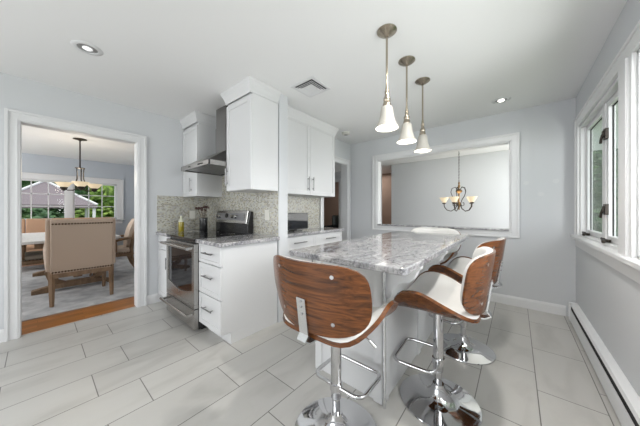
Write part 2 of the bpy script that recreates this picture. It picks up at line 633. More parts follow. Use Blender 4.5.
# back wall with the pass-through
PX0, PX1, PZ0, PZ1 = -1.87, -0.055, 0.935, 2.065
m = MB()
m.box(XC - 0.12, PX0, YB, YB + 0.12, 0, H).box(PX1, XR + 0.12, YB, YB + 0.12, 0, H)
m.box(PX0, PX1, YB, YB + 0.12, 0, PZ0).box(PX0, PX1, YB, YB + 0.12, PZ1, H)
struct(m.build('wall_back', M_WALL))
casing_frame('trim_6', 'X', YB, PX0, PX1, PZ0, PZ1, w=0.088, bottom=True, out=-1)
m = MB()
m.box(PX0, PX0 + 0.015, YB, YB + 0.12, PZ0, PZ1).box(PX1 - 0.015, PX1, YB, YB + 0.12, PZ0, PZ1).box(PX0, PX1, YB, YB + 0.12, PZ1 - 0.015, PZ1)
struct(m.build('trim_7', M_TRIM))
tag(MB().box(PX0 + 0.016, PX1 - 0.016, YB - 0.045, YB + 0.15, PZ0 - 0.004, PZ0 + 0.02).build('stone_sill', M_GRAN2, bevel=0.004),
    'dark speckled stone ledge along the bottom of the pass-through opening', 'sill')

# right wall with two window openings
WZ0, WZ1 = 0.93, 2.06
W1 = (2.30, 3.585)
W2 = (0.55, 2.09)
m = MB()
for a, b in ((-2.95, W2[0]), (W2[1], W1[0]), (W1[1], 6.36)):
    if a == W1[1]:
        m.box(XR, XR + TH, a, YB + 0.12, 0, H)
    else:
        m.box(XR, XR + TH, a, b, 0, H)
for a, b in (W1, W2):
    m.box(XR, XR + TH, a, b, 0, WZ0).box(XR, XR + TH, a, b, WZ1, H)
struct(m.build('wall_right', M_WALL))
# rear wall (behind the camera), its wide empty opening added to let light in
m = MB()
m.box(XL - 0.12, -3.3, -2.95, -2.83, 0, H).box(0.3, XR + TH, -2.95, -2.83, 0, H).box(-3.3, 0.3, -2.95, -2.83, 2.3, H).box(-3.3, 0.3, -2.95, -2.83, 0, 0.35)
struct(m.build('wall_rear', M_WALL))
# rooms beyond: far wall, hall
FY = 6.24
m = MB()
m.box(-4.40, -2.97, FY, FY + 0.12, 0, H).box(-2.64, XR + TH, FY, FY + 0.12, 0, H)
m.box(-5.9, -5.3, FY, FY + 0.12, 0, H).box(-5.3, -4.40, FY, FY + 0.12, 2.12, H)
struct(m.build('wall_far', M_WALL))
struct(MB().box(-5.9, -5.78, 1.76, FY, 0, H).build('wall_hall', M_WALL))
struct(MB().box(-6.2, -2.0, 7.6, 7.7, 0, H).box(-6.2, -6.1, FY, 7.6, 0, H).box(-2.1, -2.0, FY + 0.12, 7.6, 0, H).build('wall_hall_brown', M_BROWN))
struct(MB().box(-6.2, -2.0, FY + 0.12, 7.7, -0.12, 0).box(-6.2, -5.9, FY + .1, FY + .12, -0.12, 0).build('floor_hall', M_OAK))
casing_frame('trim_8', 'X', FY, -5.3, -4.40, 0, 2.12, out=-1)
m = MB()
m.box(XR + 0.02, XR + TH, YB + 0.12, 4.2, 0, H).box(XR + 0.02, XR + TH, 6.0, FY, 0, H).box(XR + 0.02, XR + TH, 4.2, 6.0, 0, 0.6).box(XR + 0.02, XR + TH, 4.2, 6.0, 2.3, H)
struct(m.build('wall_breakfast', M_WALL))

# dining room shell
DX = -8.25
m = MB()
DWIN = (-1.33, 1.36, 0.97, 1.88)
m.box(DX - 0.14, DX, -2.9, DWIN[0], 0, H).box(DX - 0.14, DX, DWIN[1], 2.4, 0, H)
m.box(DX - 0.14, DX, DWIN[0], DWIN[1], 0, DWIN[2]).box(DX - 0.14, DX, DWIN[0], DWIN[1], DWIN[3], H)
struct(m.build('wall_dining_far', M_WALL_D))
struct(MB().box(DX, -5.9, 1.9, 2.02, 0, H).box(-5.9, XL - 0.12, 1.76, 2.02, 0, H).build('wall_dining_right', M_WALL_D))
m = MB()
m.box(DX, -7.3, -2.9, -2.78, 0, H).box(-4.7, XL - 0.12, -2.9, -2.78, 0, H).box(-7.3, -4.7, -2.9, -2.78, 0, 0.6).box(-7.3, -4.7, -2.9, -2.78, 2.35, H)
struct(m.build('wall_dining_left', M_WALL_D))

# baseboards
def baseboard(name, path, side=1, h=0.115):
    prof = [(0, 0), (0.014, 0), (0.014, h - 0.025), (0.010, h - 0.012), (0.005, h), (0, h)]
    return struct(MB().sweep(prof, path, side).build(name, M_TRIM))


baseboard('baseboard_left', [(XL, 0.876), (XL, 1.09)])
baseboard('baseboard_front', [(XL, -2.83), (XL, -0.196)])
baseboard('baseboard_back', [(XC, YB), (0.43, YB)])
baseboard('baseboard_far', [(-2.6, FY), (XR, FY)])
baseboard('baseboard_dining', [(DX, -2.7), (DX, 1.9)])

# ------------------------------------------------------------------ right windows
def casement(name, y0, y1):
    """two tall casements with frame, glass, latches and crank arms"""
    r = root(name, (XR, 0, 0))
    r['kind'] = 'structure'
    m = MB()
    # jamb lining
    m.box(0, TH, y0, y0 + 0.02, WZ0, WZ1).box(0, TH, y1 - 0.02, y1, WZ0, WZ1).box(0, TH, y0, y1, WZ1 - 0.02, WZ1).box(0, TH, y0, y1, WZ0, WZ0 + 0.02)
    mid = y0 + 0.60 if y1 > 3 else (y0 + y1) / 2
    m.box(0.03, 0.08, mid - 0.037, mid + 0.037, WZ0, WZ1)
    m.build('window_frame', M_TRIM, r, bevel=0.003)
    for a, b, hinge in ((y0 + 0.022, mid - 0.037, -1), (mid + 0.037, y1 - 0.022, 1)):
        s = MB()
        w = 0.045
        s.box(0.040, 0.078, a, a + w, WZ0 + 0.022, WZ1 - 0.022).box(0.040, 0.078, b - w, b, WZ0 + 0.022, WZ1 - 0.022)
        s.box(0.040, 0.078, a + w, b - w, WZ0 + 0.022, WZ0 + 0.022 + w).box(0.040, 0.078, a + w, b - w, WZ1 - 0.022 - w, WZ1 - 0.022)
        sash = s.build('sash', M_TRIM, r, bevel=0.003)
        MB().box(0.066, 0.070, a + w, b - w, WZ0 + 0.022 + w, WZ1 - 0.022 - w).build('pane', M_WGLASS, sash)
        g = MB()
        for u0, u1 in ((a + w, a + w + 0.006), (b - w - 0.006, b - w)):
            g.box(0.060, 0.066, u0, u1, WZ0 + 0.022 + w, WZ1 - 0.022 - w)
        g.box(0.060, 0.066, a + w, b - w, WZ1 - 0.028 - w, WZ1 - 0.022 - w)
        g.build('gasket', M_DARK, sash)
    for z in (1.20, 1.79):
        for yy in (mid - 0.055,):
            l = MB()
            l.box(0.022, 0.042, yy - 0.030, yy + 0.030, z - 0.042, z + 0.042)
            l.box(0.012, 0.032, yy - 0.014, yy + 0.012, z - 0.02, z + 0.025)
            l.tube([(0.016, yy, z), (0.010, yy + 0.01, z - 0.03), (0.010, yy + 0.03, z - 0.065)], 0.009, 8)
            l.build('latch', M_BRONZE, r, bevel=0.003)
    for yy, d in ((mid - 0.12, -1), (y1 - 0.16, -1)):
        l = MB()
        l.box(0.004, 0.036, yy - 0.045, yy + 0.045, WZ0 + 0.022, WZ0 + 0.042)
        l.tube([(0.01, yy, WZ0 + 0.045), (-0.012, yy + d * 0.06, WZ0 + 0.052), (-0.022, yy + d * 0.15, WZ0 + 0.036)], 0.008, 8)
        l.sphere((-0.022, yy + d * 0.16, WZ0 + 0.036), 0.012)
        l.build('crank_handle', M_BRONZE, r, bevel=0.002)
    return r


casement('window_1', *W1)
casement('window_2', *W2)
# shared casing, mullion board, stool and apron
m = MB()
cw = 0.10
for (o0, o1, t) in ((0, cw, 0.02), (cw - 0.020, cw, 0.028)):
    m.box(XR - t, XR, W1[1] + o0, W1[1] + o1, WZ0, WZ1 + o1)
    m.box(XR - t, XR, W2[0] - o1, W2[0] - o0, WZ0, WZ1 + o1)
    m.box(XR - t, XR, W2[0] - o0, W1[1] + o0, WZ1 + o0, WZ1 + o1)
m.box(XR - 0.02, XR, W2[1] + 0.0, W1[0] - 0.0, WZ0, WZ1)
m.box(XR - 0.032, XR, W2[1] + 0.045, W1[0] - 0.045, WZ0, WZ1)
struct(m.build('trim_9', M_TRIM, bevel=0.003))
m = MB()
m.box(XR - 0.055, XR + 0.02, W2[0] - 0.11, W1[1] + 0.11, WZ0 - 0.028, WZ0 + 0.002)
m.box(XR - 0.022, XR, W2[0] - 0.095, W1[1] + 0.095, WZ0 - 0.115, WZ0 - 0.028)
struct(m.build('trim_10', M_TRIM, bevel=0.004))

# ------------------------------------------------------------------ dining window
def grid_window(name, y0, y1, z0, z1, x, cols=3, rows=3):
    r = root(name, (x, 0, 0))
    r['kind'] = 'structure'
    m = MB()
    f = 0.035
    m.box(-0.1, -0.03, y0, y0 + f, z0, z1).box(-0.1, -0.03, y1 - f, y1, z0, z1).box(-0.1, -0.03, y0, y1, z0, z0 + f).box(-0.1, -0.03, y0, y1, z1 - f, z1)
    m.build('window_frame', M_TRIM, r, bevel=0.003)
    g = MB()
    for i in range(1, cols):
        yy = y0 + f + (y1 - y0 - 2 * f) * i / cols
        g.box(-0.075, -0.055, yy - 0.009, yy + 0.009, z0 + f, z1 - f)
    for j in range(1, rows):
        zz = z0 + f + (z1 - z0 - 2 * f) * j / rows
        g.box(-0.075, -0.055, y0 + f, y1 - f, zz - 0.009, zz + 0.009)
    g.build('muntins', M_TRIM, r)
    MB().box(-0.069, -0.063, y0 + f, y1 - f, z0 + f, z1 - f).build('pane', M_WGLASS, r)


grid_window('window_3', -0.38, 0.445, 0.97, 1.88, DX)
grid_window('window_4', 0.545, 1.36, 0.97, 1.88, DX)
grid_window('window_5', -1.33, -0.48, 0.97, 1.88, DX)
struct(MB().box(DX - 0.12, DX, 0.445, 0.545, 0.97, 1.88).box(DX - 0.12, DX, -0.48, -0.38, 0.97, 1.88).build('trim_11', M_TRIM))
m = MB()
for o0, o1, t in ((0, 0.14, 0.02), (0.11, 0.14, 0.035)):
    m.box(DX, DX + t, 1.36 + o0, 1.36 + o1, 0.95, 1.88 + o1)
    m.box(DX, DX + t, -1.33 - o1, -1.33 - o0, 0.95, 1.88 + o1)
    m.box(DX, DX + t, -1.33 - o0, 1.36 + o0, 1.88 + o0, 1.88 + o1)
m.box(DX, DX + 0.02, 1.36, 1.36, 0.95, 0.97)
m.box(DX, DX + 0.06, -1.5, 1.53, 0.925, 0.955).box(DX, DX + 0.02, -1.45, 1.48, 0.84, 0.925)
struct(m.build('trim_12', M_TRIM, bevel=0.003))

# unseen overhang added to block the sun from the kitchen windows
struct(MB().box(-3.6, 1.9, -3.4, 8.2, 2.56, 2.72).build('sun_block_eave', M_TRIM))
# ground outside
struct(MB().box(-34, DX - 0.14, -20, 26, -1.0, -0.9).box(0.66, 26, -20, 26, -1.0, -0.9).build('ground', M_GRASS))

# ================================================================== WALL FINISHES
tag(MB().box(XL, XL + 0.008, 0.99, 1.632, 0.917, 1.385).build('backsplash', M_MOS),
    'mosaic tile backsplash on the wall left of the stove, behind the oil bottle', 'backsplash')
tag(MB().box(XL + 0.009, -1.945, 1.632, 1.64, 0.917, 1.66).build('backsplash', M_MOS),
    'mosaic tile backsplash behind the stove, rising up under the hood', 'backsplash')
tag(MB().box(XC, XC + 0.008, 1.761, 2.885, 0.917, 1.392).build('backsplash', M_MOS),
    'mosaic tile backsplash behind the small television on the rear counter', 'backsplash')


def wall_plate(name, loc, rz, label, cat, w=0.075, h=0.115, holes=True):
    r = root(name, loc, rz)
    tag(r, label, cat)
    MB().box(-w / 2, w / 2, -0.006, 0, -h / 2, h / 2).build('cover_plate', M_SWITCH, r, bevel=0.002)
    if holes:
        for z in (-0.022, 0.022):
            MB().box(-0.016, 0.016, -0.009, -0.006, z - 0.014, z + 0.014).build('socket', M_SWITCH, r, bevel=0.001)
    return r


wall_plate('wall_outlet', (-2.12, 1.631, 1.14), 0, 'white double outlet on the mosaic backsplash right of the stove', 'outlet')
wall_plate('wall_outlet', (XL + 0.009, 1.42, 1.13), R(90), 'white outlet on the mosaic backsplash behind the dark vase', 'outlet')
for x, z, s in ((0.093, 1.525, 'leftmost of the three pale patches on the grey wall between pass-through and window'),
                (0.226, 1.385, 'lowest and middle of the three pale patches on the grey wall near the window'),
                (0.352, 1.529, 'rightmost of the three pale patches on the grey wall, nearest the window')):
    m = MB()
    n = 14
    pts = [((0.026 + 0.006 * random.random()) * math.cos(2 * PI * k / n), (0.022 + 0.006 * random.random()) * math.sin(2 * PI * k / n)) for k in range(n)]
    m.prism(pts, -0.0012, 0, 'Y')
    tag(m.build('wall_patch', M_PATCH, loc=(x, YB, z)), s, 'wall patch', 'spackle patches on the back wall')

# ================================================================== CABINETS
def shaker(m, x0, x1, z0, z1, y, t=0.02, f=0.052, rec=0.007):
    """shaker front facing -Y with its face at y"""
    m.box(x0 + f * 0.9, x1 - f * 0.9, y + rec, y + t, z0 + f * 0.9, z1 - f * 0.9)
    m.box(x0, x0 + f, y, y + t, z0, z1).box(x1 - f, x1, y, y + t, z0, z1)
    m.box(x0 + f, x1 - f, y, y + t, z0, z0 + f).box(x0 + f, x1 - f, y, y + t, z1 - f, z1)
    return m


def pull(parent, x, z, y, L=0.13, vertical=False):
    m = MB()
    if vertical:
        m.cyl((x, y - 0.028, z - L / 2), (x, y - 0.028, z + L / 2), 0.006, n=12)
        for s in (-1, 1):
            m.cyl((x, y, z + s * L * 0.35), (x, y - 0.028, z + s * L * 0.35), 0.005, n=10)
    else:
        m.cyl((x - L / 2, y - 0.028, z), (x + L / 2, y - 0.028, z), 0.006, n=12)
        for s in (-1, 1):
            m.cyl((x + s * L * 0.35, y, z), (x + s * L * 0.35, y - 0.028, z), 0.005, n=10)
    return m.build('handle', M_HANDLE, parent, smooth=True)


# all cabinets are modelled facing -Y about their left front corner, then turned
CROWN = [(0, 2.318), (0.006, 2.318), (0.008, 2.338), (0.015, 2.358), (0.024, 2.385), (0.040, 2.412), (0.044, 2.438), (0, 2.438)]


def upper_cabinet(name, loc, rz, w, d, z0, z1, ndoors, label, handles, crown_path):
    r = root(name, loc, rz)
    tag(r, label, 'cabinet', 'white wall cabinets')
    MB().box(0, w, 0.02, d, z0, 2.437).build('body', M_CAB, r, bevel=0.0015)
    dw = w / ndoors
    for i in range(ndoors):
        dd = shaker(MB(), i * dw + 0.002, (i + 1) * dw - 0.002, z0 + 0.003, z1 - 0.004, 0.0).build('door', M_CAB, r, bevel=0.0015)
        pull(dd, handles[i], z0 + 0.15, 0.0, 0.18, True)
    MB().sweep(CROWN, crown_path).build('crown_molding', M_CAB, r)
    return r


UZ0, UZ1 = 1.395, 2.30
upper_cabinet('wall_cabinet', (XL + 0.002, 1.30, 0), 0, 0.455, 0.338, UZ0 - 0.02, UZ1 - 0.01, 1, 'narrow white wall cabinet in the corner left of the range hood',
              [0.455 - 0.16], [(0, 0), (0.455, 0), (0.455, 0.338)])
upper_cabinet('wall_cabinet', (-2.385, 1.295, 0), 0, 0.450, 0.335, UZ0, UZ1, 1, 'tall white wall cabinet with crown molding right of the range hood',
              [0.030], [(0, 0.336), (0, 0), (0.450, 0), (0.450, 0.336)])
# second group faces +X
upper_cabinet('wall_cabinet', (-2.12, 1.775, 0), R(90), 1.125, 0.298, UZ0, UZ1 + 0.06, 2, 'white two-door wall cabinet above the rear counter and small television',
              [1.125 / 2 - 0.045, 1.125 / 2 + 0.045], [(0, 0), (1.125, 0), (1.125, 0.298)])


def base_cabinet(name, loc, rz, w, d, fronts, label, end_panel=False, toe=0.095):
    """fronts: list of (kind, x0, x1, z0, z1)"""
    r = root(name, loc, rz)
    tag(r, label, 'cabinet', 'white base cabinets')
    m = MB()
    m.box(0, w, 0.02, d, 0.105, 0.878)
    m.box(0, w, toe, d, 0.0, 0.105)
    m.build('body', M_CAB, r, bevel=0.001)
    for (k, x0, x1, z0, z1) in fronts:
        f = MB()
        shaker(f, x0 + 0.002, x1 - 0.002, z0 + 0.002, z1 - 0.002, 0.0, f=0.045 if z1 - z0 > 0.2 else 0.030)
        o = f.build('door' if k == 'door' else 'drawer', M_CAB, r, bevel=0.0015)
        if k == 'door':
            pull(o, x0 + (x1 - x0) * 0.84, z1 - 0.14, 0, 0.14, True)
        else:
            pull(o, (x0 + x1) / 2, (z0 + z1) / 2 + (0.01 if z1 - z0 < 0.2 else 0.03), 0, 0.19 if w < 0.6 else 0.22)
    return r


base_cabinet('base_cabinet', (-2.376, 1.005, 0), 0, 0.426, 0.625, [('drawer', 0, 0.426, 0.70, 0.873), ('drawer', 0, 0.426, 0.41, 0.695), ('drawer', 0, 0.426, 0.11, 0.405)],
             'white three-drawer base cabinet right of the stove, with a plain end panel')
base_cabinet('base_cabinet', (XL + 0.002, 1.005, 0), 0, 0.436, 0.625, [('drawer', 0, 0.436, 0.70, 0.873), ('door', 0, 0.436, 0.11, 0.695)],
             'white base cabinet squeezed between the left wall and the stove')
base_cabinet('base_cabinet', (-2.055, 1.765, 0), R(90), 1.225, 0.36, [('drawer', 0.0, 0.61, 0.70, 0.873), ('drawer', 0.61, 1.225, 0.70, 0.873), ('door', 0, 0.61, 0.11, 0.695), ('door', 0.61, 1.225, 0.11, 0.695)],
             'white base cabinet with wide top drawers behind the island, beside the rear opening')
tag(MB().box(-2.374, -1.905, 0.972, 1.630, 0.880, 0.915).build('countertop', M_GRAN2, bevel=0.005), 'grey granite countertop on the three-drawer cabinet right of the stove', 'countertop')
tag(MB().box(XL + 0.01, -3.142, 0.972, 1.630, 0.880, 0.915).build('countertop', M_GRAN2, bevel=0.005), 'short grey granite countertop in the corner left of the stove, under the oil bottle', 'countertop')
tag(MB().box(XC + 0.009, -2.025, 1.762, 2.885, 0.880, 0.915).box(XC + 0.035, -2.025, 2.885, 3.01, 0.880, 0.915).build('countertop', M_GRAN2, bevel=0.003), 'long shallow grey granite countertop holding the small television', 'countertop')

# ------------------------------------------------------------------ range
rg = root('stove', (-2.758, 0.962, 0))
tag(rg, 'stainless steel electric stove with black glass cooktop between the base cabinets', 'stove')
HW = 0.378
m = MB()
m.box(-HW, HW, 0.043, 0.655, 0.03, 0.895)
m.box(-HW + 0.04, HW - 0.04, 0.09, 0.6, 0.0, 0.03)
m.build('body', M_BLACK, rg, bevel=0.002)
MB().box(-HW - 0.002, HW + 0.002, 0.0, 0.655, 0.897, 0.917).build('cooktop', M_BLACKGL, rg, bevel=0.004)
d = MB()
d.box(-HW, HW, 0.0, 0.042, 0.235, 0.275).box(-HW, HW, 0.0, 0.042, 0.785, 0.865)
d.box(-HW, -HW + 0.055, 0, 0.042, 0.275, 0.785).box(HW - 0.055, HW, 0, 0.042, 0.275, 0.785)
# lower apron with an arched top edge under the window
n = 14
arc = [(-HW + 0.055, 0.275), (HW - 0.055, 0.275)] + [(HW - 0.055 - (2 * HW - 0.11) * k / n, 0.405 - 0.05 * math.sin(PI * k / n)) for k in range(n + 1)]
d.prism(arc, 0.0, 0.042, 'Y')
door = d.build('oven_door', M_STEEL, rg, bevel=0.003)
MB().box(-HW + 0.053, HW - 0.053, 0.008, 0.03, 0.30, 0.787).build('door_window', M_BLACKGL, door)
hb = MB()
hb.tube([(-HW + 0.01, -0.055, 0.825), (HW - 0.01, -0.055, 0.825)], 0.013, 14)
for s in (-1, 1):
    hb.box(s * (HW - 0.035) - 0.014, s * (HW - 0.035) + 0.014, -0.055, 0.002, 0.815, 0.835)
hb.build('handle', M_STEEL, door, smooth=True)
MB().cyl((0.0, -0.0015, 0.335), (0.0, 0.001, 0.335), 0.014, n=16).build('emblem', M_HANDLE, door)
dr = MB().box(-HW, HW, 0.0, 0.042, 0.035, 0.228).build('drawer', M_STEEL, rg, bevel=0.004)
hb = MB()
hb.tube([(-HW + 0.01, -0.06, 0.185), (HW - 0.01, -0.06, 0.185)], 0.014, 14)
for s in (-1, 1):
    hb.box(s * (HW - 0.035) - 0.014, s * (HW - 0.035) + 0.014, -0.06, 0.002, 0.175, 0.195)
hb.build('handle', M_STEEL, dr, smooth=True)
bgd = MB().prism([(0.590, 0.917), (0.664, 0.917), (0.664, 1.178), (0.625, 1.178), (0.590, 1.03)], -HW, HW, 'X').build('backguard', M_BLACK, rg, bevel=0.004)
MB().prism([(0.580, 1.035), (0.612, 1.035), (0.634, 1.185), (0.607, 1.190)], -HW - 0.001, HW - 0.02, 'X').build('control_panel', M_STEEL, bgd, bevel=0.004)
pm = Matrix.Translation((0, 0.594, 1.112)) @ Matrix.Rotation(R(-10), 4, 'X')
MB().box(-HW + 0.03, HW - 0.07, -0.0045, 0.001, -0.042, 0.045, pm).build('display_strip', mat('panel grey', (0.20, 0.20, 0.205), 0.3, 0.5), bgd)
MB().cyl(pm @ Vector((-0.09, -0.012, 0.012)), pm @ Vector((-0.09, 0.0, 0.012)), 0.030, n=20).build('clock', M_BLACKGL, bgd)
for kx in (-0.31, -0.245, 0.055, 0.135):
    MB().cyl(pm @ Vector((kx, -0.034, 0)), pm @ Vector((kx, 0.0, 0)), 0.019, 0.025, n=20).build('knob', M_CHROME, bgd, smooth=True)
for bxx, byy, br_ in ((-0.19, 0.18, 0.09), (0.19, 0.18, 0.11), (-0.19, 0.45, 0.075), (0.19, 0.45, 0.075)):
    MB().lathe([(br_ - 0.003, 0.9172), (br_, 0.9175), (br_ + 0.003, 0.9172)], (bxx, byy, 0), 32).build('burner_ring', mat('burner mark', (0.10, 0.10, 0.10), 0.3), rg)

# ------------------------------------------------------------------ hood
hd = root('range_hood', (-2.752, 1.63, 0))
tag(hd, 'stainless steel chimney range hood over the stove', 'range hood')
x0, x1, yf = -0.365, 0.362, -0.52
m = MB()
v = [m.bm.verts.new(p) for p in [(x0, yf, 1.715), (x1, yf, 1.715), (x1, 0, 1.715), (x0, 0, 1.715), (-0.115, -0.215, 1.90), (0.125, -0.215, 1.90), (0.125, 0, 1.90), (-0.115, 0, 1.90)]]
for f in ((0, 1, 5, 4), (1, 2, 6, 5), (3, 0, 4, 7), (2, 3, 7, 6), (4, 5, 6, 7), (3, 2, 1, 0)):
    m.bm.faces.new([v[i] for i in f])
can = m.build('canopy', M_HOODS, hd)
m = MB()
m.box(x0, x1, yf, yf + 0.012, 1.665, 1.715).box(x0, x0 + 0.012, yf, 0, 1.665, 1.715).box(x1 - 0.012, x1, yf, 0, 1.665, 1.715).box(x0, x1, -0.012, 0, 1.665, 1.715)
m.build('rim', M_STEEL, can, bevel=0.002)
m = MB()
for i in range(3):
    a = x0 + 0.03 + i * 0.223
    m.box(a, a + 0.215, yf + 0.05, -0.04, 1.676, 1.688)
m.build('filter', mat('filter mesh', (0.28, 0.28, 0.28), 0.4, 1.0, bump=0.5, bscale=300), can)
for i, xx in enumerate((-0.13, -0.10, 0.16, 0.185, 0.21)):
    MB().cyl((xx, yf - 0.004, 1.69), (xx, yf, 1.69), 0.006, n=10).build('button', M_DARK, can)
MB().box(0.10, 0.145, yf - 0.002, yf, 1.682, 1.698).build('button_display', M_DARK, can)
m = MB()
m.box(-0.115, 0.125, -0.215, 0, 1.90, 2.20).box(-0.110, 0.120, -0.210, 0, 2.20, 2.437)
m.build('chimney', M_HOODS, hd, bevel=0.001)

# ------------------------------------------------------------------ counter items
b = root('oil_bottle', (-3.36, 1.20, 0.915))
tag(b, 'clear bottle of yellow olive oil on the corner counter left of the stove', 'bottle')
MB().lathe([(0, 0), (0.030, 0), (0.033, 0.006), (0.033, 0.125), (0.030, 0.135), (0, 0.135)], n=24).build('oil', M_OIL, b, smooth=True)
MB().lathe([(0.0335, 0.126), (0.030, 0.14), (0.014, 0.165), (0.012, 0.205), (0, 0.205)], n=24).build('neck', mat('clear glass', (0.55, 0.55, 0.42), 0.08), b, smooth=True)
MB().lathe([(0, 0.205), (0.013, 0.205), (0.013, 0.225), (0.004, 0.235), (0, 0.235)], n=16).build('pourer', M_HANDLE, b, smooth=True)
b = root('flower_vase', (-3.20, 1.415, 0.915))
tag(b, 'black cylinder vase with dried brown flowers left of the stove control panel', 'vase')
MB().lathe([(0, 0), (0.048, 0), (0.050, 0.004), (0.050, 0.175), (0.046, 0.178), (0.044, 0.170), (0.044, 0.02), (0, 0.02)], n=28).build('vase', M_BLACK, b, smooth=True)
random.seed(3)
for k in range(9):
    a = random.uniform(0, 2 * PI)
    rr = random.uniform(0.02, 0.10)
    z = random.uniform(0.25, 0.33)
    tip = Vector((rr * math.cos(a) + (0.02 if k % 2 else -0.05), rr * math.sin(a) * 0.6, z))
    st = MB().tube([(0.01 * math.cos(a), 0.01 * math.sin(a), 0.03), (tip.x * 0.4, tip.y * 0.4, z * 0.65), tip], 0.002, 6).build('stem', M_BARK, b)
    f = MB()
    for q in range(7):
        f.sphere(tip + Vector((random.uniform(-.02, .02), random.uniform(-.02, .02), random.uniform(-.012, .012))), 0.011, 8, (1.3, 1.3, 0.7))
    f.build('flower', mat('dried petals', (0.07, 0.035, 0.03), 0.8), b, smooth=True)
tv = root('television', (-2.28, 2.245, 0.915), R(90))
tag(tv, 'small black flat television standing on the rear counter against the mosaic', 'television')
MB().box(-0.245, 0.205, -0.018, 0.018, 0.020, 0.242).build('frame', M_BLACK, tv, bevel=0.004)
MB().box(-0.232, 0.192, -0.020, -0.018, 0.033, 0.230).build('screen', M_SCREEN, tv)
MB().box(-0.1, 0.06, -0.05, 0.05, 0, 0.008).box(-0.035, -0.005, -0.01, 0.01, 0.008, 0.04).build('stand', M_BLACK, tv, bevel=0.002)

# ================================================================== ISLAND
isl = root('kitchen_island', (-0.90, 2.05, 0))
tag(isl, 'white kitchen island with veined grey granite top, stools drawn up around it', 'island')
IX0, IX1, IY0, IY1 = -1.17, -0.63, 1.36, 2.72




m = MB()
m.box(IX0 + 0.9, IX1 + 0.9, IY0 - 2.05, IY1 - 2.05, 0.0, 0.885)
m.build('body', M_CAB, isl, bevel=0.002)
m = MB()   # applied framing on near, right, far faces
f = 0.02
for (a0, a1) in ((IX0, IX0 + 0.06), (IX1 - 0.06, IX1)):
    m.box(a0 + 0.9, a1 + 0.9, IY0 - 2.05 - f * .6, IY0 - 2.05, 0.0, 0.885)
m.box(IX0 + 0.96, IX1 + 0.84, IY0 - 2.05 - f * .6, IY0 - 2.05, 0.83, 0.885)
for yy in (IY0, IY0 + 0.65, IY1 - 0.06):
    m.box(IX1 + 0.9, IX1 + 0.9 + f * .6, yy - 2.05, yy + 0.06 - 2.05, 0, 0.885)
m.box(IX1 + 0.9, IX1 + 0.9 + f * .6, IY0 - 1.99, IY1 - 2.11, 0.80, 0.885)
m.build('face_frame', M_CAB, isl, bevel=0.002)
MB().cyl((IX1 + 0.9 + 0.018, IY0 - 2.05 - 0.018, 0.0), (IX1 + 0.9 + 0.018, IY0 - 2.05 - 0.018, 0.885), 0.011, n=12).build('corner_rod', M_CHROME2, isl, smooth=True)
# corbels carry the overhang on the stool side
cor = [(0, 0.885), (0.21, 0.885), (0.21, 0.862), (0.190, 0.845), (0.175, 0.805), (0.145, 0.775), (0.105, 0.768), (0.070, 0.750), (0.045, 0.710), (0.040, 0.670), (0.015, 0.650), (0, 0.650)]
for yy in (IY0 + 0.03, IY0 + 0.66, IY1 - 0.05):
    MB().prism(cor, yy - 2.05 - 0.025, yy - 2.05 + 0.025, 'Y').build('corbel', M_CAB, isl, bevel=0.004).location = (IX1 + 0.9 + 0.012, 0, 0)
# top with eased corners
x0, x1, y0, y1 = -1.195 + .9, -0.395 + .9, 1.09 - 2.05, 3.01 - 2.05
rad = 0.03
poly = []
for cx, cy, a0 in ((x1 - rad, y0 + rad, -90), (x1 - rad, y1 - rad, 0), (x0 + rad, y1 - rad, 90), (x0 + rad, y0 + rad, 180)):
    for k in range(6):
        a = R(a0 + 90 * k / 5)
        poly.append((cx + rad * math.cos(a), cy + rad * math.sin(a)))
MB().prism(poly, 0.886, 0.922, 'Z').build('granite_top', M_GRAN, isl, bevel=0.006, seg=3)

# ================================================================== BAR STOOLS
def outline(t, n):
    c, s = math.cos(t), math.sin(t)
    if isinstance(n, tuple):
        k = smoothstep((s + 0.5))
        n = n[0] * k + n[1] * (1 - k)
    d = (abs(c) ** n + abs(s) ** n) ** (-1 / n)
    return c * d, s * d


def pad(m, fn, n_exp, th0, th1, edge=0.0, nr=12, na=56, shrink=1.0):
    """closed shell: surface fn(a,b) for (a,b) in superellipse; offset th0 below, th1 above along normal;
    edge>0 rounds the upper face towards the rim"""
    def nrm(a, b):
        e = 1e-3
        p0, p1, p2 = fn(a, b), fn(a + e, b), fn(a, b + e)
        return (p1 - p0).cross(p2 - p0).normalized()
    lay = []
    for side in (0, 1):
        rings = []
        for i in range(nr + 1):
            r = (i / nr) ** 0.6
            ring = []
            for k in range(na if i else 1):
                ca, cb = outline(2 * PI * k / na, n_exp)
                a, b = ca * r * shrink, cb * r * shrink
                off = th1 if side else th0
                if side and edge:
                    off = th0 + (th1 - th0) * max(0.0, 1 - r ** edge) ** 0.45 if r > 0 else th1
                ring.append(m.bm.verts.new(fn(a, b) + nrm(a, b) * off))
            rings.append(ring)
        lay.append(rings)
    for side, rings in enumerate(lay):
        for i in range(1, nr + 1):
            A, B = rings[i - 1], rings[i]
            for k in range(na):
                k2 = (k + 1) % na
                if len(A) == 1:
                    m.bm.faces.new((A[0], B[k], B[k2]))
                else:
                    m.bm.faces.new((A[k], B[k], B[k2], A[k2]))
    A, B = lay[0][-1], lay[1][-1]
    for k in range(na):
        k2 = (k + 1) % na
        m.bm.faces.new((A[k], A[k2], B[k2], B[k]))
    return m


def smoothstep(x):
    x = max(0, min(1, x))
    return x * x * (3 - 2 * x)


SZ = 0.600


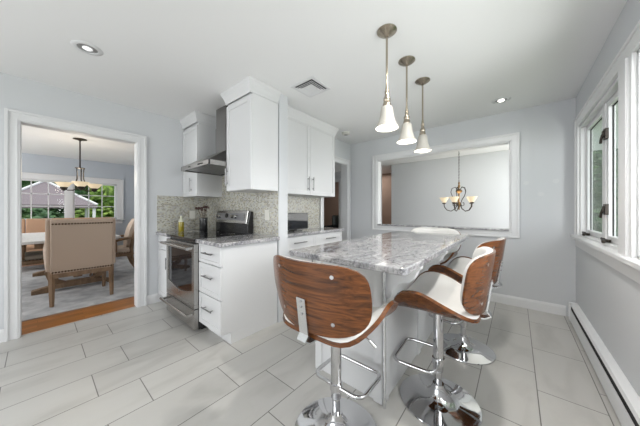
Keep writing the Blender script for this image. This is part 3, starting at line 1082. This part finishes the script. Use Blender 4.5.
def seat_fn(a, b):
    """a across (-1..1), b rear->front (-1..1)"""
    x = 0.278 * a * (0.84 + 0.16 * smoothstep((b + 1.0) / 0.9))
    y = 0.0 + 0.225 * b
    wing = smoothstep((b + 1.15) / 1.5)
    z = SZ + 0.012 + 0.135 * (0.12 + 0.88 * wing) * abs(a) ** 5 - 0.012 * max(0, b) ** 3 + 0.01 * max(0, -b) ** 2
    return Vector((x, y, z))


def back_fn(a, b):
    """a across, b bottom->top"""
    wdt = 0.300 * (0.92 + 0.08 * smoothstep((b + 1) / 1.1) - 0.02 * max(0, b) ** 2)
    x = -wdt * a
    z = 0.805 + 0.163 * b
    y = -0.262 - 0.022 * b + 0.095 * abs(a) ** 2.0
    return Vector((x, y, z))


def make_stool():
    r = root('bar_stool', (0, 0, 0))
    MB().lathe([(0, 0), (0.226, 0), (0.229, 0.004), (0.227, 0.009), (0.19, 0.013), (0.12, 0.020), (0.075, 0.034), (0.048, 0.062), (0.035, 0.095), (0.032, 0.112), (0, 0.112)], n=72).build('base', M_CHROME, r, smooth=True)
    MB().cyl((0, 0, 0.11), (0, 0, 0.205), 0.021, n=24).build('gas_lift', M_CHROME, r, smooth=True)
    MB().lathe([(0, 0.19), (0.027, 0.19), (0.029, 0.20), (0.029, 0.565), (0, 0.565)], n=32).build('column', M_CHROME, r, smooth=True)
    # footrest: rounded rectangular loop in front of the column
    pts = []
    hw, y0, y1, rd, z = 0.155, -0.005, 0.235, 0.045, 0.252
    for cx, cy, a0 in ((hw - rd, y0 + rd, -90), (hw - rd, y1 - rd, 0), (-hw + rd, y1 - rd, 90), (-hw + rd, y0 + rd, 180)):
        for k in range(6):
            a = R(a0 + 90 * k / 5)
            pts.append((cx + rd * math.cos(a), cy + rd * math.sin(a), z))
    m = MB().tube(pts, 0.0105, 10, closed=True)
    m.cyl((0, 0, 0.235), (0, 0, 0.270), 0.035, n=24)
    m.build('footrest', M_CHROME, r, smooth=True)
    MB().cyl((0, 0, 0.560), (0, 0, 0.580), 0.042, n=24).box(-0.085, 0.085, -0.09, 0.09, 0.578, 0.588).box(-0.06, 0.06, -0.07, 0.07, 0.588, 0.607).build('seat_plate', M_CHROME2, r, bevel=0.003)
    MB().tube([(0.06, 0.0, 0.572), (0.15, 0.02, 0.566), (0.20, 0.03, 0.535)], 0.005, 8).cyl((0.185, 0.027, 0.545), (0.215, 0.033, 0.520), 0.008, n=10).build('lever', M_CHROME, r, smooth=True)
    pad(MB(), seat_fn, 5, -0.013, 0.006).build('seat_shell', M_WALNUT, r, smooth=True)
    pad(MB(), lambda a, b: seat_fn(a, b) + Vector((0, 0, 0)), 5, 0.0065, 0.048, edge=6, shrink=0.985).build('seat_cushion', M_LEATHER, r, smooth=True)
    pad(MB(), back_fn, (5.0, 3.3), -0.006, 0.006).build('backrest', M_WALNUT, r, smooth=True)
    pad(MB(), back_fn, (5.0, 3.3), 0.0065, 0.045, edge=8, shrink=1.0).build('back_cushion', M_LEATHER, r, smooth=True)
    # steel bracket from under the seat up the rear of the back
    p = [(0, -0.06, 0.584), (0, -0.19, 0.584), (0, -0.240, 0.588), (0, -0.268, 0.606)]
    for z in (0.63, 0.70, 0.80):
        b = (z - 0.805) / 0.163
        p.append((0, -0.262 - 0.022 * b - 0.011, z))
    MB().tube(p, 0, flat=(0.026, 0.0035, (1, 0, 0))).build('bracket', M_CHROME2, r)
    for (a, b) in ((-0.54, 0.70), (0.54, 0.70), (-0.52, -0.58), (0.52, -0.58)):
        c = back_fn(a, b)
        e = 1e-3
        nn = (back_fn(a + e, b) - c).cross(back_fn(a, b + e) - c).normalized()
        MB().cyl(c - nn * 0.0055, c - nn * 0.010, 0.009, n=14).build('screw', M_CHROME, r, smooth=True)
    for z in (0.725, 0.76, 0.785):
        b = (z - 0.805) / 0.163
        yy = -0.262 - 0.022 * b - 0.014
        MB().cyl((0, yy, z), (0, yy - 0.005, z), 0.006, n=10).build('bolt', M_CHROME, r, smooth=True)
    return r


st = make_stool()
stools = [(-0.745, 1.03, 0, 0, 'walnut and white bar stool at the near end of the island, back to the camera'),
          (-0.375, 1.61, 0, 93, 'walnut and white bar stool on the window side of the island, nearer of pair'),
          (-0.352, 2.36, 0, 80, 'walnut and white bar stool on the window side of the island, farther of pair'),
          (-0.80, 3.03, 0, 180, 'bar stool at the far end of the island, white back showing over the top')]
for i, (x, y, z, a, lab) in enumerate(stools):
    o = st if i == 0 else copy_tree(st)
    o.location = (x, y, z)
    o.rotation_euler = (0, 0, R(a))
    tag(o, lab, 'bar stool', 'bar stools around the island')

# ================================================================== PENDANTS
def make_pendant():
    r = root('pendant_lamp', (0, 0, H))
    MB().lathe([(0, 0), (0.066, 0), (0.067, -0.006), (0.050, -0.020), (0.022, -0.034), (0.010, -0.045), (0, -0.045)], n=36).build('ceiling_canopy', M_NICKEL, r, smooth=True)
    m = MB()
    m.cyl((0, 0, -0.04), (0, 0, -0.40), 0.0075, n=12)
    m.lathe([(0.006, -0.36), (0.010, -0.40), (0.016, -0.43), (0.012, -0.445), (0.017, -0.455), (0.017, -0.465), (0, -0.465)], n=20)
    m.build('rod', M_NICKEL, r, smooth=True)
    MB().lathe([(0, -0.462), (0.022, -0.468), (0.025, -0.480), (0.020, -0.492), (0.026, -0.503), (0.030, -0.528), (0, -0.528)], n=24).build('socket_cup', M_NICKEL, r, smooth=True)
    pr = [(0.028, -0.524), (0.038, -0.532), (0.042, -0.555), (0.046, -0.590), (0.055, -0.628), (0.070, -0.660), (0.081, -0.677)]
    prof = pr + [(a - 0.004, z) for a, z in pr[::-1]]
    MB().lathe(prof, n=48).build('lamp_shade', M_SHADE, r, smooth=True)
    MB().sphere((0, 0, -0.60), 0.030, 16, (1, 1, 1.25)).cyl((0, 0, -0.515), (0, 0, -0.57), 0.013, n=12).build('bulb', M_BULB, r, smooth=True)
    return r


pp = make_pendant()
for i, (x, y, lab) in enumerate([(-0.690, 1.553, 'brushed nickel pendant lamp with white bell shade, nearest and largest of the three'),
                                 (-0.700, 1.968, 'brushed nickel pendant lamp with white bell shade, middle of the three'),
                                 (-0.691, 2.370, 'brushed nickel pendant lamp with white bell shade, farthest and smallest of the three')]):
    o = pp if i == 0 else copy_tree(pp)
    o.location = (x, y, H)
    tag(o, lab, 'pendant lamp', 'pendant lamps over the island')
    light('pendant_glow', 'POINT', (0, 0, -0.650), 1.6, (1, 0.93, 0.82), radius=0.03, parent=o)

# ------------------------------------------------------------------ recessed lights, vent, detector
def downlight(loc, label, on):
    r = root('recessed_light', loc)
    tag(r, label, 'ceiling light', 'recessed ceiling lights')
    MB().lathe([(0.058, -0.001), (0.060, -0.007), (0.085, -0.006), (0.090, -0.001)], n=40).build('trim_ring', M_TRIM, r, smooth=True)
    MB().lathe([(0.058, -0.002), (0.050, -0.0045), (0.030, -0.0025)], n=40).build('reflector', mat('reflector', (0.35, 0.35, 0.35), 0.3, 0.7), r, smooth=True)
    MB().lathe([(0, -0.003), (0.028, -0.003), (0.030, -0.006), (0.022, -0.012), (0, -0.014)], n=30).build('bulb', M_BULB if on else mat('unlit lens with glow', (0.8, 0.8, 0.8), 0.3, emit=(1, 1, 1), estr=0.25), r, smooth=True)  # the unlit lens gets a faint glow from emission


downlight((-2.53, 0.245, H), 'round recessed ceiling light in front of the dining room opening, unlit', False)
downlight((-0.13, 3.36, H), 'small round recessed ceiling light near the pass-through, lit', True)

v = root('ceiling_vent', (-1.60, 1.775, H))
tag(v, 'square white louvred air vent in the ceiling between hood cabinet and pendants', 'vent')
VW = 0.145
MB().box(-VW + 0.02, VW - 0.02, -VW + 0.02, VW - 0.02, -0.0025, -0.0005).build('duct_opening', M_DARK, v)
m = MB()
m.box(-VW, VW, -VW, -VW + 0.028, -0.008, -0.001).box(-VW, VW, VW - 0.028, VW, -0.008, -0.001)
m.box(-VW, -VW + 0.028, -VW + 0.028, VW - 0.028, -0.008, -0.001).box(VW - 0.028, VW, -VW + 0.028, VW - 0.028, -0.008, -0.001)
m.build('frame', M_TRIM, v, bevel=0.002)
for i in range(3):
    a = VW - 0.033 - i * 0.020
    m = MB()
    for q in range(4):
        T = Matrix.Rotation(R(90) * q, 4, 'Z')
        pts = [(-a, -a, -0.019), (a, -a, -0.019), (a - 0.016, -a + 0.016, -0.0125), (-a + 0.016, -a + 0.016, -0.0125)]
        vs = [m.bm.verts.new(T @ Vector(p)) for p in pts]
        vt = [m.bm.verts.new(T @ (Vector(p) + Vector((0, 0, 0.0016)))) for p in pts]
        m.bm.faces.new(vs)
        m.bm.faces.new(vt[::-1])
        for k in range(4):
            m.bm.faces.new((vs[k], vs[(k + 1) % 4], vt[(k + 1) % 4], vt[k]))
    m.build('louver', M_TRIM, v)
MB().box(-0.054, 0.054, -0.054, 0.054, -0.014, -0.011).build('center_plate', M_TRIM, v)
sd = root('smoke_detector', (-2.10, 3.17, H))
tag(sd, 'round off-white smoke detector on the ceiling beyond the rear wall cabinet', 'smoke detector')
MB().lathe([(0, 0), (0.065, 0), (0.068, -0.008), (0.060, -0.028), (0.035, -0.036), (0, -0.038)], n=36).build('housing', M_SWITCH, sd, smooth=True)
MB().lathe([(0.028, -0.0385), (0.030, -0.040), (0.010, -0.042), (0, -0.042)], n=24).build('grille', M_HANDLE, sd, smooth=True)

# ------------------------------------------------------------------ baseboard heater
ht = root('baseboard_heater', (XR, 0, 0))
tag(ht, 'long white baseboard heater running along the foot of the window wall', 'heater')
Y0h, Y1h = -2.0, 3.66
MB().prism([(-0.014, 0.02), (-0.001, 0.02), (-0.001, 0.195), (-0.014, 0.195)], Y0h, Y1h, 'Y').build('back_plate', M_HEAT, ht)
MB().prism([(-0.066, 0.022), (-0.062, 0.022), (-0.060, 0.140), (-0.064, 0.142)], Y0h, Y1h, 'Y').build('front_panel', M_HEAT, ht)
MB().prism([(-0.014, 0.180), (-0.014, 0.195), (-0.050, 0.192), (-0.058, 0.172), (-0.055, 0.170), (-0.047, 0.184)], Y0h, Y1h, 'Y').build('top_cover', M_HEAT, ht)
MB().box(-0.055, -0.014, Y0h + 0.01, Y1h - 0.01, 0.055, 0.165).build('heating_fins', M_DARK, ht)
MB().box(-0.069, -0.001, Y1h, Y1h + 0.035, 0.0, 0.200).build('end_cap', M_HEAT, ht, bevel=0.004)
MB().box(-0.069, -0.001, Y0h - 0.035, Y0h, 0.0, 0.200).build('end_cap', M_HEAT, ht, bevel=0.004)

# ================================================================== BREAKFAST ROOM CHANDELIER
def make_chandelier(loc, label, kind):
    r = root('chandelier', loc)
    tag(r, label, 'chandelier')
    return r


ch = make_chandelier((-0.83, 5.1, H - 0.03), 'scrolled bronze chandelier with cream glass shades seen through the pass-through', 1)
MB().lathe([(0, 0.03), (0.06, 0.03), (0.058, -0.005), (0.02, -0.035), (0, -0.035)], n=28).build('ceiling_canopy', M_BRONZE, ch, smooth=True)
m = MB()
k = 0
z = -0.035
while z > -0.68:
    T = Matrix.Translation((0, 0, z - 0.014)) @ Matrix.Rotation(R(90) * (k % 2), 4, 'Z')
    pts = [T @ Vector((0.008 * math.cos(a), 0, 0.018 * math.sin(a))) for a in [2 * PI * q / 10 for q in range(10)]]
    m.tube(pts, 0.0032, 6, closed=True)
    z -= 0.028
    k += 1
m.build('chain', M_BRONZE, ch)
MB().lathe([(0, -0.68), (0.012, -0.685), (0.018, -0.71), (0.010, -0.73), (0.022, -0.76), (0.012, -0.79), (0.010, -0.82), (0.050, -0.84), (0.058, -0.86), (0.040, -0.885), (0.014, -0.90), (0.012, -1.05), (0.030, -1.08), (0.034, -1.11), (0.018, -1.15), (0.010, -1.18), (0.014, -1.20), (0, -1.215)], n=28).build('stem', M_GOLD, ch, smooth=True)
for q in range(5):
    a = R(45.2 + 72 * q)
    T = Matrix.Rotation(a, 4, 'Z')
    arm = [(0.02, 0, -1.10), (0.06, 0, -1.19), (0.13, 0, -1.235), (0.20, 0, -1.215), (0.245, 0, -1.15), (0.25, 0, -1.09)]
    am = MB().tube([T @ Vector(p) for p in arm], 0.0085, 8)
    scr = [(0.015, 0, -0.84), (0.06, 0, -0.78), (0.115, 0, -0.80), (0.135, 0, -0.87), (0.11, 0, -0.95), (0.06, 0, -1.02), (0.035, 0, -1.09), (0.06, 0, -1.14), (0.10, 0, -1.12), (0.10, 0, -1.08), (0.075, 0, -1.075)]
    am.tube([T @ Vector(p) for p in scr], 0.0065, 8)
    arm_o = am.build('arm', M_BRONZE, ch, smooth=True)
    c = T @ Vector((0.25, 0, -1.09))
    MB().lathe([(0, -0.01), (0.018, -0.008), (0.034, 0.0), (0.03, 0.012), (0.018, 0.03), (0, 0.03)], c, 20).build('cup', M_BRONZE, arm_o, smooth=True)
    MB().lathe([(0.020, 0.012), (0.034, 0.03), (0.050, 0.06), (0.072, 0.098), (0.082, 0.118), (0.079, 0.118), (0.068, 0.098), (0.046, 0.062), (0.030, 0.034), (0.016, 0.018)], c, 28).build('lamp_shade', M_SHADE2, arm_o, smooth=True)
light('chandelier_glow', 'POINT', (0, 0, -1.0), 3.0, (1, 0.86, 0.66), radius=0.15, parent=ch)

# ================================================================== DINING ROOM
tag(MB().box(-7.9, -4.06, -2.2, 1.75, 0.0, 0.012).build('area_rug', M_RUG, bevel=0.004), 'large mottled grey rug under the dining table', 'rug')

# chandelier over dining table
ch2 = make_chandelier((-5.87, 0.475, H), 'dark bronze chandelier with upturned glowing glass bowls above the dining table', 2)
MB().lathe([(0, 0), (0.085, 0), (0.09, -0.01), (0.03, -0.022), (0.015, -0.035), (0, -0.035)], n=32).build('ceiling_canopy', M_BRONZE, ch2, smooth=True)
MB().cyl((0, 0, -0.03), (0, 0, -0.52), 0.010, n=14).build('rod', M_BRONZE, ch2, smooth=True)
MB().lathe([(0, -0.50), (0.065, -0.505), (0.065, -0.515), (0, -0.525)], n=24).build('collar', M_BRONZE, ch2, smooth=True)
m = MB()
for q in range(5):
    T = Matrix.Rotation(2 * PI * q / 5 + 0.2, 4, 'Z')
    m.tube([T @ Vector(p) for p in [(0.050, 0, -0.515), (0.042, 0, -0.60), (0.045, 0, -0.70), (0.075, 0, -0.80), (0.06, 0, -0.86), (0, 0, -0.88)]], 0.008, 8)
m.build('cage', M_BRONZE, ch2, smooth=True)
for q in range(3):
    T = Matrix.Rotation(R(117.8 + 120 * q), 4, 'Z')
    am = MB().tube([T @ Vector(p) for p in [(0.0, 0, -0.86), (0.10, 0, -0.90), (0.17, 0, -0.90), (0.22, 0, -0.87)]], 0.009, 8).build('arm', M_BRONZE, ch2, smooth=True)
    c = T @ Vector((0.22, 0, -0.87))
    MB().lathe([(0, -0.045), (0.012, -0.04), (0.036, -0.015), (0.052, 0.015), (0.040, 0.025), (0, 0.025)], c, 20).build('cup', M_BRONZE, am, smooth=True)
    MB().lathe([(0.030, 0.015), (0.060, 0.035), (0.090, 0.075), (0.112, 0.100), (0.108, 0.102), (0.085, 0.08), (0.055, 0.042), (0.026, 0.02)], c, 30).build('lamp_shade', M_SHADE2, am, smooth=True)
light('chandelier_glow', 'POINT', (0, 0, -0.62), 5.0, (1, 0.88, 0.7), radius=0.15, parent=ch2)

# table
tb = root('dining_table', (-5.90, 0.40, 0.012))
tag(tb, 'trestle dining table with pale top and weathered wood base', 'table')
MB().box(-0.95, 0.95, -0.62, 0.47, 0.725, 0.765).build('tabletop', M_TABLETOP, tb, bevel=0.008)
m = MB().box(-0.85, 0.85, -0.43, -0.405, 0.65, 0.725).box(-0.85, 0.85, 0.315, 0.34, 0.65, 0.725).box(-0.87, -0.845, -0.43, 0.34, 0.65, 0.725).box(0.845, 0.87, -0.43, 0.34, 0.65, 0.725)
m.build('apron', M_CHAIRW, tb, bevel=0.004)
for s in (-1, 1):
    x = s * 0.71
    foot = [(-0.46, 0.0), (-0.30, 0.0), (-0.26, 0.035), (0.30, 0.035), (0.34, 0.0), (0.40, 0.0), (0.40, 0.05), (0.30, 0.085), (0.10, 0.12), (-0.10, 0.12), (-0.30, 0.085), (-0.46, 0.05)]
    MB().prism(foot, x - 0.055, x + 0.055, 'X').build('trestle_foot', M_CHAIRW, tb, bevel=0.008)
    for t in (-1, 1):
        leg = [(t * 0.10, 0.10), (t * 0.20, 0.16), (t * 0.23, 0.28), (t * 0.17, 0.42), (t * 0.12, 0.52), (t * 0.20, 0.64), (t * 0.30, 0.72), (t * 0.40, 0.72), (t * 0.30, 0.60), (t * 0.22, 0.50), (t * 0.28, 0.40), (t * 0.34, 0.28), (t * 0.30, 0.14), (t * 0.20, 0.09)]
        MB().prism(leg, x - 0.035, x + 0.035, 'X').build('trestle_leg', M_CHAIRW, tb, bevel=0.006)
MB().box(-0.69, 0.69, -0.05, 0.05, 0.15, 0.24).build('stretcher', M_CHAIRW, tb, bevel=0.008)


def nails(parent, pts, r=0.008):
    first = MB().sphere((0, 0, 0), r, 8).build('nail', M_NAIL, parent, loc=pts[0])
    for p in pts[1:]:
        c = first.copy()
        COL.objects.link(c)
        c.location = p


def host_chair(loc, rz, label):
    """wingback host chair; faces +Y, its rear at y=-0.30"""
    r = root('wingback_chair', loc, rz)
    tag(r, label, 'chair')
    for sx in (-1, 1):
        MB().tube([(sx * 0.275, -0.30, 0), (sx * 0.275, -0.275, 0.2), (sx * 0.275, -0.26, 0.42)], [0.020, 0.026, 0.030], 4).build('leg', M_CHAIRW, r)
        MB().tube([(sx * 0.27, 0.27, 0), (sx * 0.27, 0.25, 0.2), (sx * 0.27, 0.235, 0.40)], [0.020, 0.026, 0.032], 4).build('leg', M_CHAIRW, r)
    MB().box(-0.295, 0.295, -0.285, -0.235, 0.335, 0.39).box(-0.29, -0.25, -0.25, 0.27, 0.345, 0.415).box(0.25, 0.29, -0.25, 0.27, 0.345, 0.415).box(-0.29, 0.29, 0.225, 0.27, 0.345, 0.415).build('frame', M_CHAIRW, r, bevel=0.004)
    # back panel leaning slightly to the rear
    T = Matrix.Translation((0, -0.27, 0.42)) @ Matrix.Rotation(R(5), 4, 'X')
    MB().box(-0.288, 0.288, -0.02, 0.075, -0.035, 0.640, T).build('backrest', M_LINEN, r, bevel=0.018, seg=3)
    nl = []
    for k in range(21):
        t = k / 20
        nl.append(T @ Vector((-0.270 + 0.54 * t, -0.023, 0.590)))
        nl.append(T @ Vector((-0.270 + 0.54 * t, -0.023, -0.008)))
    nails(r, nl, 0.0105)
    for sx in (-1, 1):
        wing = [(-0.27, 0.42), (-0.27, 1.06), (-0.20, 1.075), (-0.13, 1.02), (-0.10, 0.90), (-0.06, 0.80), (0.05, 0.72), (0.20, 0.68), (0.25, 0.62), (0.245, 0.42)]
        wg = MB().prism(wing, sx * 0.272, sx * 0.325, 'X')
        for vv in wg.bm.verts:
            if vv.co.y > -0.2:
                vv.co.x += sx * 0.02 * math.exp(-((vv.co.z - 0.62) / 0.13) ** 2)
        wg = wg.build('wing', M_LINEN, r, bevel=0.02, seg=3)
        nails(wg, [Vector((sx * 0.300, 0.248, 0.44 + 0.16 * k / 6)) for k in range(7)], 0.007)
    MB().box(-0.27, 0.27, -0.19, 0.26, 0.415, 0.50).build('seat', M_LINEN, r, bevel=0.03, seg=3)
    return r


host_chair((-4.63, 0.385, 0.018), R(90), 'taupe linen wingback chair with nailhead trim, its back turned to the kitchen')


def side_chair(loc, rz, label, fabric, tufted):
    """open armchair with sabre legs; faces +Y"""
    r = root('dining_armchair', loc, rz)
    tag(r, label, 'chair', 'armchairs along the sides of the dining table')
    for sx in (-1, 1):
        MB().tube([(sx * 0.24, -0.36, 0.0), (sx * 0.24, -0.27, 0.16), (sx * 0.245, -0.22, 0.32), (sx * 0.25, -0.21, 0.48), (sx * 0.25, -0.24, 0.70), (sx * 0.25, -0.30, 0.95)], [0.018, 0.022, 0.026, 0.028, 0.024, 0.02], 6).build('leg', M_CHAIRW, r, smooth=True)
        MB().tube([(sx * 0.25, 0.30, 0.0), (sx * 0.25, 0.26, 0.15), (sx * 0.255, 0.235, 0.30), (sx * 0.255, 0.225, 0.42)], [0.018, 0.020, 0.024, 0.027], 6).build('leg', M_CHAIRW, r, smooth=True)
        MB().tube([(sx * 0.26, -0.235, 0.67), (sx * 0.285, -0.14, 0.675), (sx * 0.29, -0.05, 0.66), (sx * 0.285, 0.01, 0.63), (sx * 0.275, 0.0, 0.56), (sx * 0.265, 0.0, 0.44)], [0.02, 0.022, 0.024, 0.022, 0.02, 0.018], 8).build('armrest', M_CHAIRW, r, smooth=True)
    MB().box(-0.27, 0.27, -0.22, 0.25, 0.36, 0.42).build('seat_frame', M_CHAIRW, r, bevel=0.006)
    MB().box(-0.265, 0.265, -0.20, 0.25, 0.42, 0.50).build('seat', fabric, r, bevel=0.03, seg=3)
    nails(r, [Vector((-0.255 + 0.51 * k / 14, 0.252, 0.425)) for k in range(15)], 0.007)
    nails(r, [Vector((sx * 0.272, -0.19 + 0.43 * k / 12, 0.425)) for k in range(13) for sx in (-1, 1)], 0.007)

    def bf(a, b):
        zz = 0.745 + 0.25 * b
        dimp = 0.0
        if tufted:
            dimp = -0.020 * (0.5 + 0.5 * math.cos(a * PI * 3)) * (0.5 + 0.5 * math.cos(b * PI * 3))
        return Vector((0.235 * a, -0.245 - 0.06 * b * 0.9 - 0.02 * max(0, b) ** 2 + 0.02 * a * a + dimp, zz))
    pad(MB(), bf, 4, -0.045, 0.035, edge=0, nr=14).build('backrest', fabric, r, smooth=True)
    return r


side_chair((-5.56, 0.88, 0.024), R(180 - 4), 'cream tufted armchair with curved wood legs right of the dining table', M_CREAMF, True)
side_chair((-5.80, -0.14, 0.024), R(0), 'grey linen armchair with nailhead seat left of the dining table', M_LINEN2, False)
# settee at the far end of the table
se = root('settee', (-7.45, 0.35, 0.018), R(-90))
tag(se, 'tan leather settee with high panelled back under the dining room window', 'settee')
MB().box(-0.85, 0.85, -0.25, 0.25, 0.16, 0.42).build('base', M_TAN, se, bevel=0.02)
MB().box(-0.84, 0.84, -0.20, 0.27, 0.42, 0.50).build('seat', M_TAN, se, bevel=0.03, seg=3)
for k in range(5):
    x0 = -0.85 + k * 0.34
    MB().box(x0 + 0.003, x0 + 0.337, -0.32, -0.20, 0.36, 1.0).build('back_panel', M_TAN, se, bevel=0.02, seg=3)
for sx in (-1, 1):
    for sy in (-0.22, 0.2):
        MB().cyl((sx * 0.78, sy, 0.0), (sx * 0.78, sy, 0.17), 0.022, 0.03, n=12).build('leg', M_CHAIRW, se)

# dark chair glimpsed in the brown room
lc = root('lounge_chair', (-5.05, 6.95, 0), R(180))
tag(lc, 'dark upholstered lounge chair in the brown room beyond the rear opening', 'chair')
MB().box(-0.38, 0.38, -0.35, 0.38, 0.12, 0.42).build('seat', M_BLACK, lc, bevel=0.04, seg=3)
MB().box(-0.38, 0.38, -0.42, -0.25, 0.3, 1.0).build('backrest', M_BLACK, lc, bevel=0.05, seg=3)
for sx in (-1, 1):
    MB().box(sx * 0.38 - 0.06, sx * 0.38 + 0.06, -0.35, 0.36, 0.12, 0.62).build('armrest', M_BLACK, lc, bevel=0.04, seg=3)
    for sy in (-0.3, 0.3):
        MB().cyl((sx * 0.33, sy, 0), (sx * 0.33, sy, 0.13), 0.02, n=10).build('leg', M_CHAIRW, lc)

# ================================================================== OUTSIDE
gz = root('gazebo', (-16.0, 0.28, -0.9))
tag(gz, 'garden gazebo with mauve pyramid canopy and white edges outside the dining window', 'gazebo')
hw, pk, ev = 1.45, 3.38, 2.32
m = MB()
top = m.bm.verts.new((0, -0.08, pk))
cs = [m.bm.verts.new(p) for p in ((-hw, -hw, ev), (hw, -hw, ev), (hw, hw, ev), (-hw, hw, ev))]
cl = [m.bm.verts.new(p) for p in ((-hw, -hw, ev - 0.14), (hw, -hw, ev - 0.14), (hw, hw, ev - 0.14), (-hw, hw, ev - 0.14))]
for k in range(4):
    m.bm.faces.new((cs[k], cs[(k + 1) % 4], top))
    m.bm.faces.new((cl[k], cl[(k + 1) % 4], cs[(k + 1) % 4], cs[k]))
cp = m.build('canopy', M_CANVAS, gz)
sm = cp.modifiers.new('thick', 'SOLIDIFY')
sm.thickness = 0.02
m = MB()
for a, b in ((-hw, -hw), (hw, -hw), (hw, hw), (-hw, hw)):
    m.tube([(0, -0.08, pk + 0.02), (a, b, ev + 0.02)], 0.05, 6)
m.build('hip_edge', M_RIB, gz)
for a in (-1, 1):
    for b in (-1, 1):
        MB().box(a * 1.35 - 0.05, a * 1.35 + 0.05, b * 1.35 - 0.05, b * 1.35 + 0.05, 0, ev).build('post', M_RIB, gz)


def tree(loc, h, rx, rz, mleaf, label, seed, nleaf=2600, trunk=0.9, ls=0.22):
    rnd = random.Random(seed)
    r = root('tree', loc)
    tag(r, label, 'tree')
    MB().tube([(0, 0, 0), (0.05, 0.02, h * 0.4), (0, 0.05, h * 0.8)], [0.16, 0.12, 0.05], 8).build('trunk', M_BARK, r, smooth=True)
    m = MB()
    blobs = [(Vector((rnd.uniform(-1, 1) * rx * .6, rnd.uniform(-1, 1) * rx * .6, h - rz + rnd.uniform(-1, 1) * rz * .65)), rnd.uniform(.35, .6)) for _ in range(16)]
    for i in range(nleaf):
        c, f = rnd.choice(blobs)
        d = Vector((rnd.gauss(0, 1), rnd.gauss(0, 1), rnd.gauss(0, 1))).normalized()
        p = c + Vector((d.x * rx * f, d.y * rx * f, d.z * rz * f)) * rnd.uniform(0.75, 1.05)
        n = (d + Vector((rnd.uniform(-.7, .7), rnd.uniform(-.7, .7), rnd.uniform(-.7, .7)))).normalized()
        q = n.to_track_quat('Z', 'Y').to_matrix()
        s = ls * rnd.uniform(0.6, 1.2)
        vs = [m.bm.verts.new(p + q @ Vector(v)) for v in ((-s, 0, 0), (0, -s * .5, 0), (s, 0, s * .2), (0, s * .5, 0))]
        m.bm.faces.new(vs)
    for c, f in blobs:
        g = bmesh.ops.create_icosphere(m.bm, subdivisions=2, radius=1, matrix=Matrix.Translation(c) @ Matrix.Diagonal((rx * f * 0.86, rx * f * 0.86, rz * f * 0.86, 1)))
        for vv in g['verts']:
            vv.co += (vv.co - c) * rnd.uniform(-0.15, 0.12)
    m.build('foliage', mleaf, r)
    return r


yy = [(-21.5, 5.2, 5.6, M_LEAF, 'sunlit yellow-green tree behind the gazebo to the right'),
      (-22.3, -0.3, 5.0, M_LEAF2, 'dark green tree directly behind the gazebo peak'),
      (-21.5, -5.2, 6.0, M_LEAF2, 'dark green tree beyond the gazebo at the left edge of the dining window'),
      (-17.0, 4.1, 2.6, M_LEAF, 'low bright green shrubby tree just right of the gazebo'),
      (-22.0, 10.0, 6.0, M_LEAF, 'bright tree farthest right beyond the dining window'),
      (-19.3, -0.6, 2.5, M_LEAF2, 'low dark shrubby tree seen under the gazebo canopy')]
for i, (x, y, h, ml, lab) in enumerate(yy):
    tree((x, y, -0.9), h, 2.3 if h > 4 else 1.2, h * 0.46, ml, lab, 10 + i, nleaf=3600)
tree((3.2, 14.5, -0.9), 5.5, 2.2, 2.7, M_LEAF2, 'dark tree standing behind the hedge outside the kitchen window', 42, nleaf=3600)

# tall hedge closing the garden behind the trees
rnd = random.Random(5)
m = MB()
m.box(-26.6, -25.4, -16, 20, -0.9, 3.6)
bmesh.ops.subdivide_edges(m.bm, edges=m.bm.edges[:], cuts=24, use_grid_fill=True)
for vv in m.bm.verts:
    vv.co += Vector((rnd.uniform(-.25, .25), rnd.uniform(-.2, .2), rnd.uniform(-.12, .25) if vv.co.z > 0 else 0))
for i in range(14000):
    p = Vector((-25.3 + rnd.uniform(-.25, .3), rnd.uniform(-12, 17), rnd.uniform(-0.8, 3.9)))
    q = Vector((1, rnd.uniform(-.9, .9), rnd.uniform(-.5, 1.1))).to_track_quat('Z', 'Y').to_matrix()
    sz = 0.22 * rnd.uniform(0.6, 1.2)
    m.bm.faces.new([m.bm.verts.new(p + q @ Vector(v)) for v in ((-sz, 0, 0), (0, -sz * .5, 0), (sz, 0, sz * .2), (0, sz * .5, 0))])
hg = m.build('hedge', M_LEAF)
tag(hg, 'long tall bright green hedge closing the garden behind the gazebo', 'hedge')

rnd = random.Random(9)
m = MB()
m.box(1.0, 6.5, 10.4, 11.4, -0.9, 5.2)
bmesh.ops.subdivide_edges(m.bm, edges=m.bm.edges[:], cuts=14, use_grid_fill=True)
for vv in m.bm.verts:
    vv.co += Vector((rnd.uniform(-.15, .15), rnd.uniform(-.2, .2), rnd.uniform(-.12, .2) if vv.co.z > 0 else 0))
for i in range(4000):
    p = Vector((rnd.uniform(0.9, 6.5), 10.3 + rnd.uniform(-.25, .2), rnd.uniform(-0.8, 5.4)))
    q = Vector((rnd.uniform(-.9, .9), -1, rnd.uniform(-.5, 1.1))).to_track_quat('Z', 'Y').to_matrix()
    sz = 0.14 * rnd.uniform(0.6, 1.2)
    m.bm.faces.new([m.bm.verts.new(p + q @ Vector(v)) for v in ((-sz, 0, 0), (0, -sz * .5, 0), (sz, 0, sz * .2), (0, sz * .5, 0))])
tag(m.build('hedge', M_LEAF2), 'dark green hedge seen through the kitchen casement window glass', 'hedge')
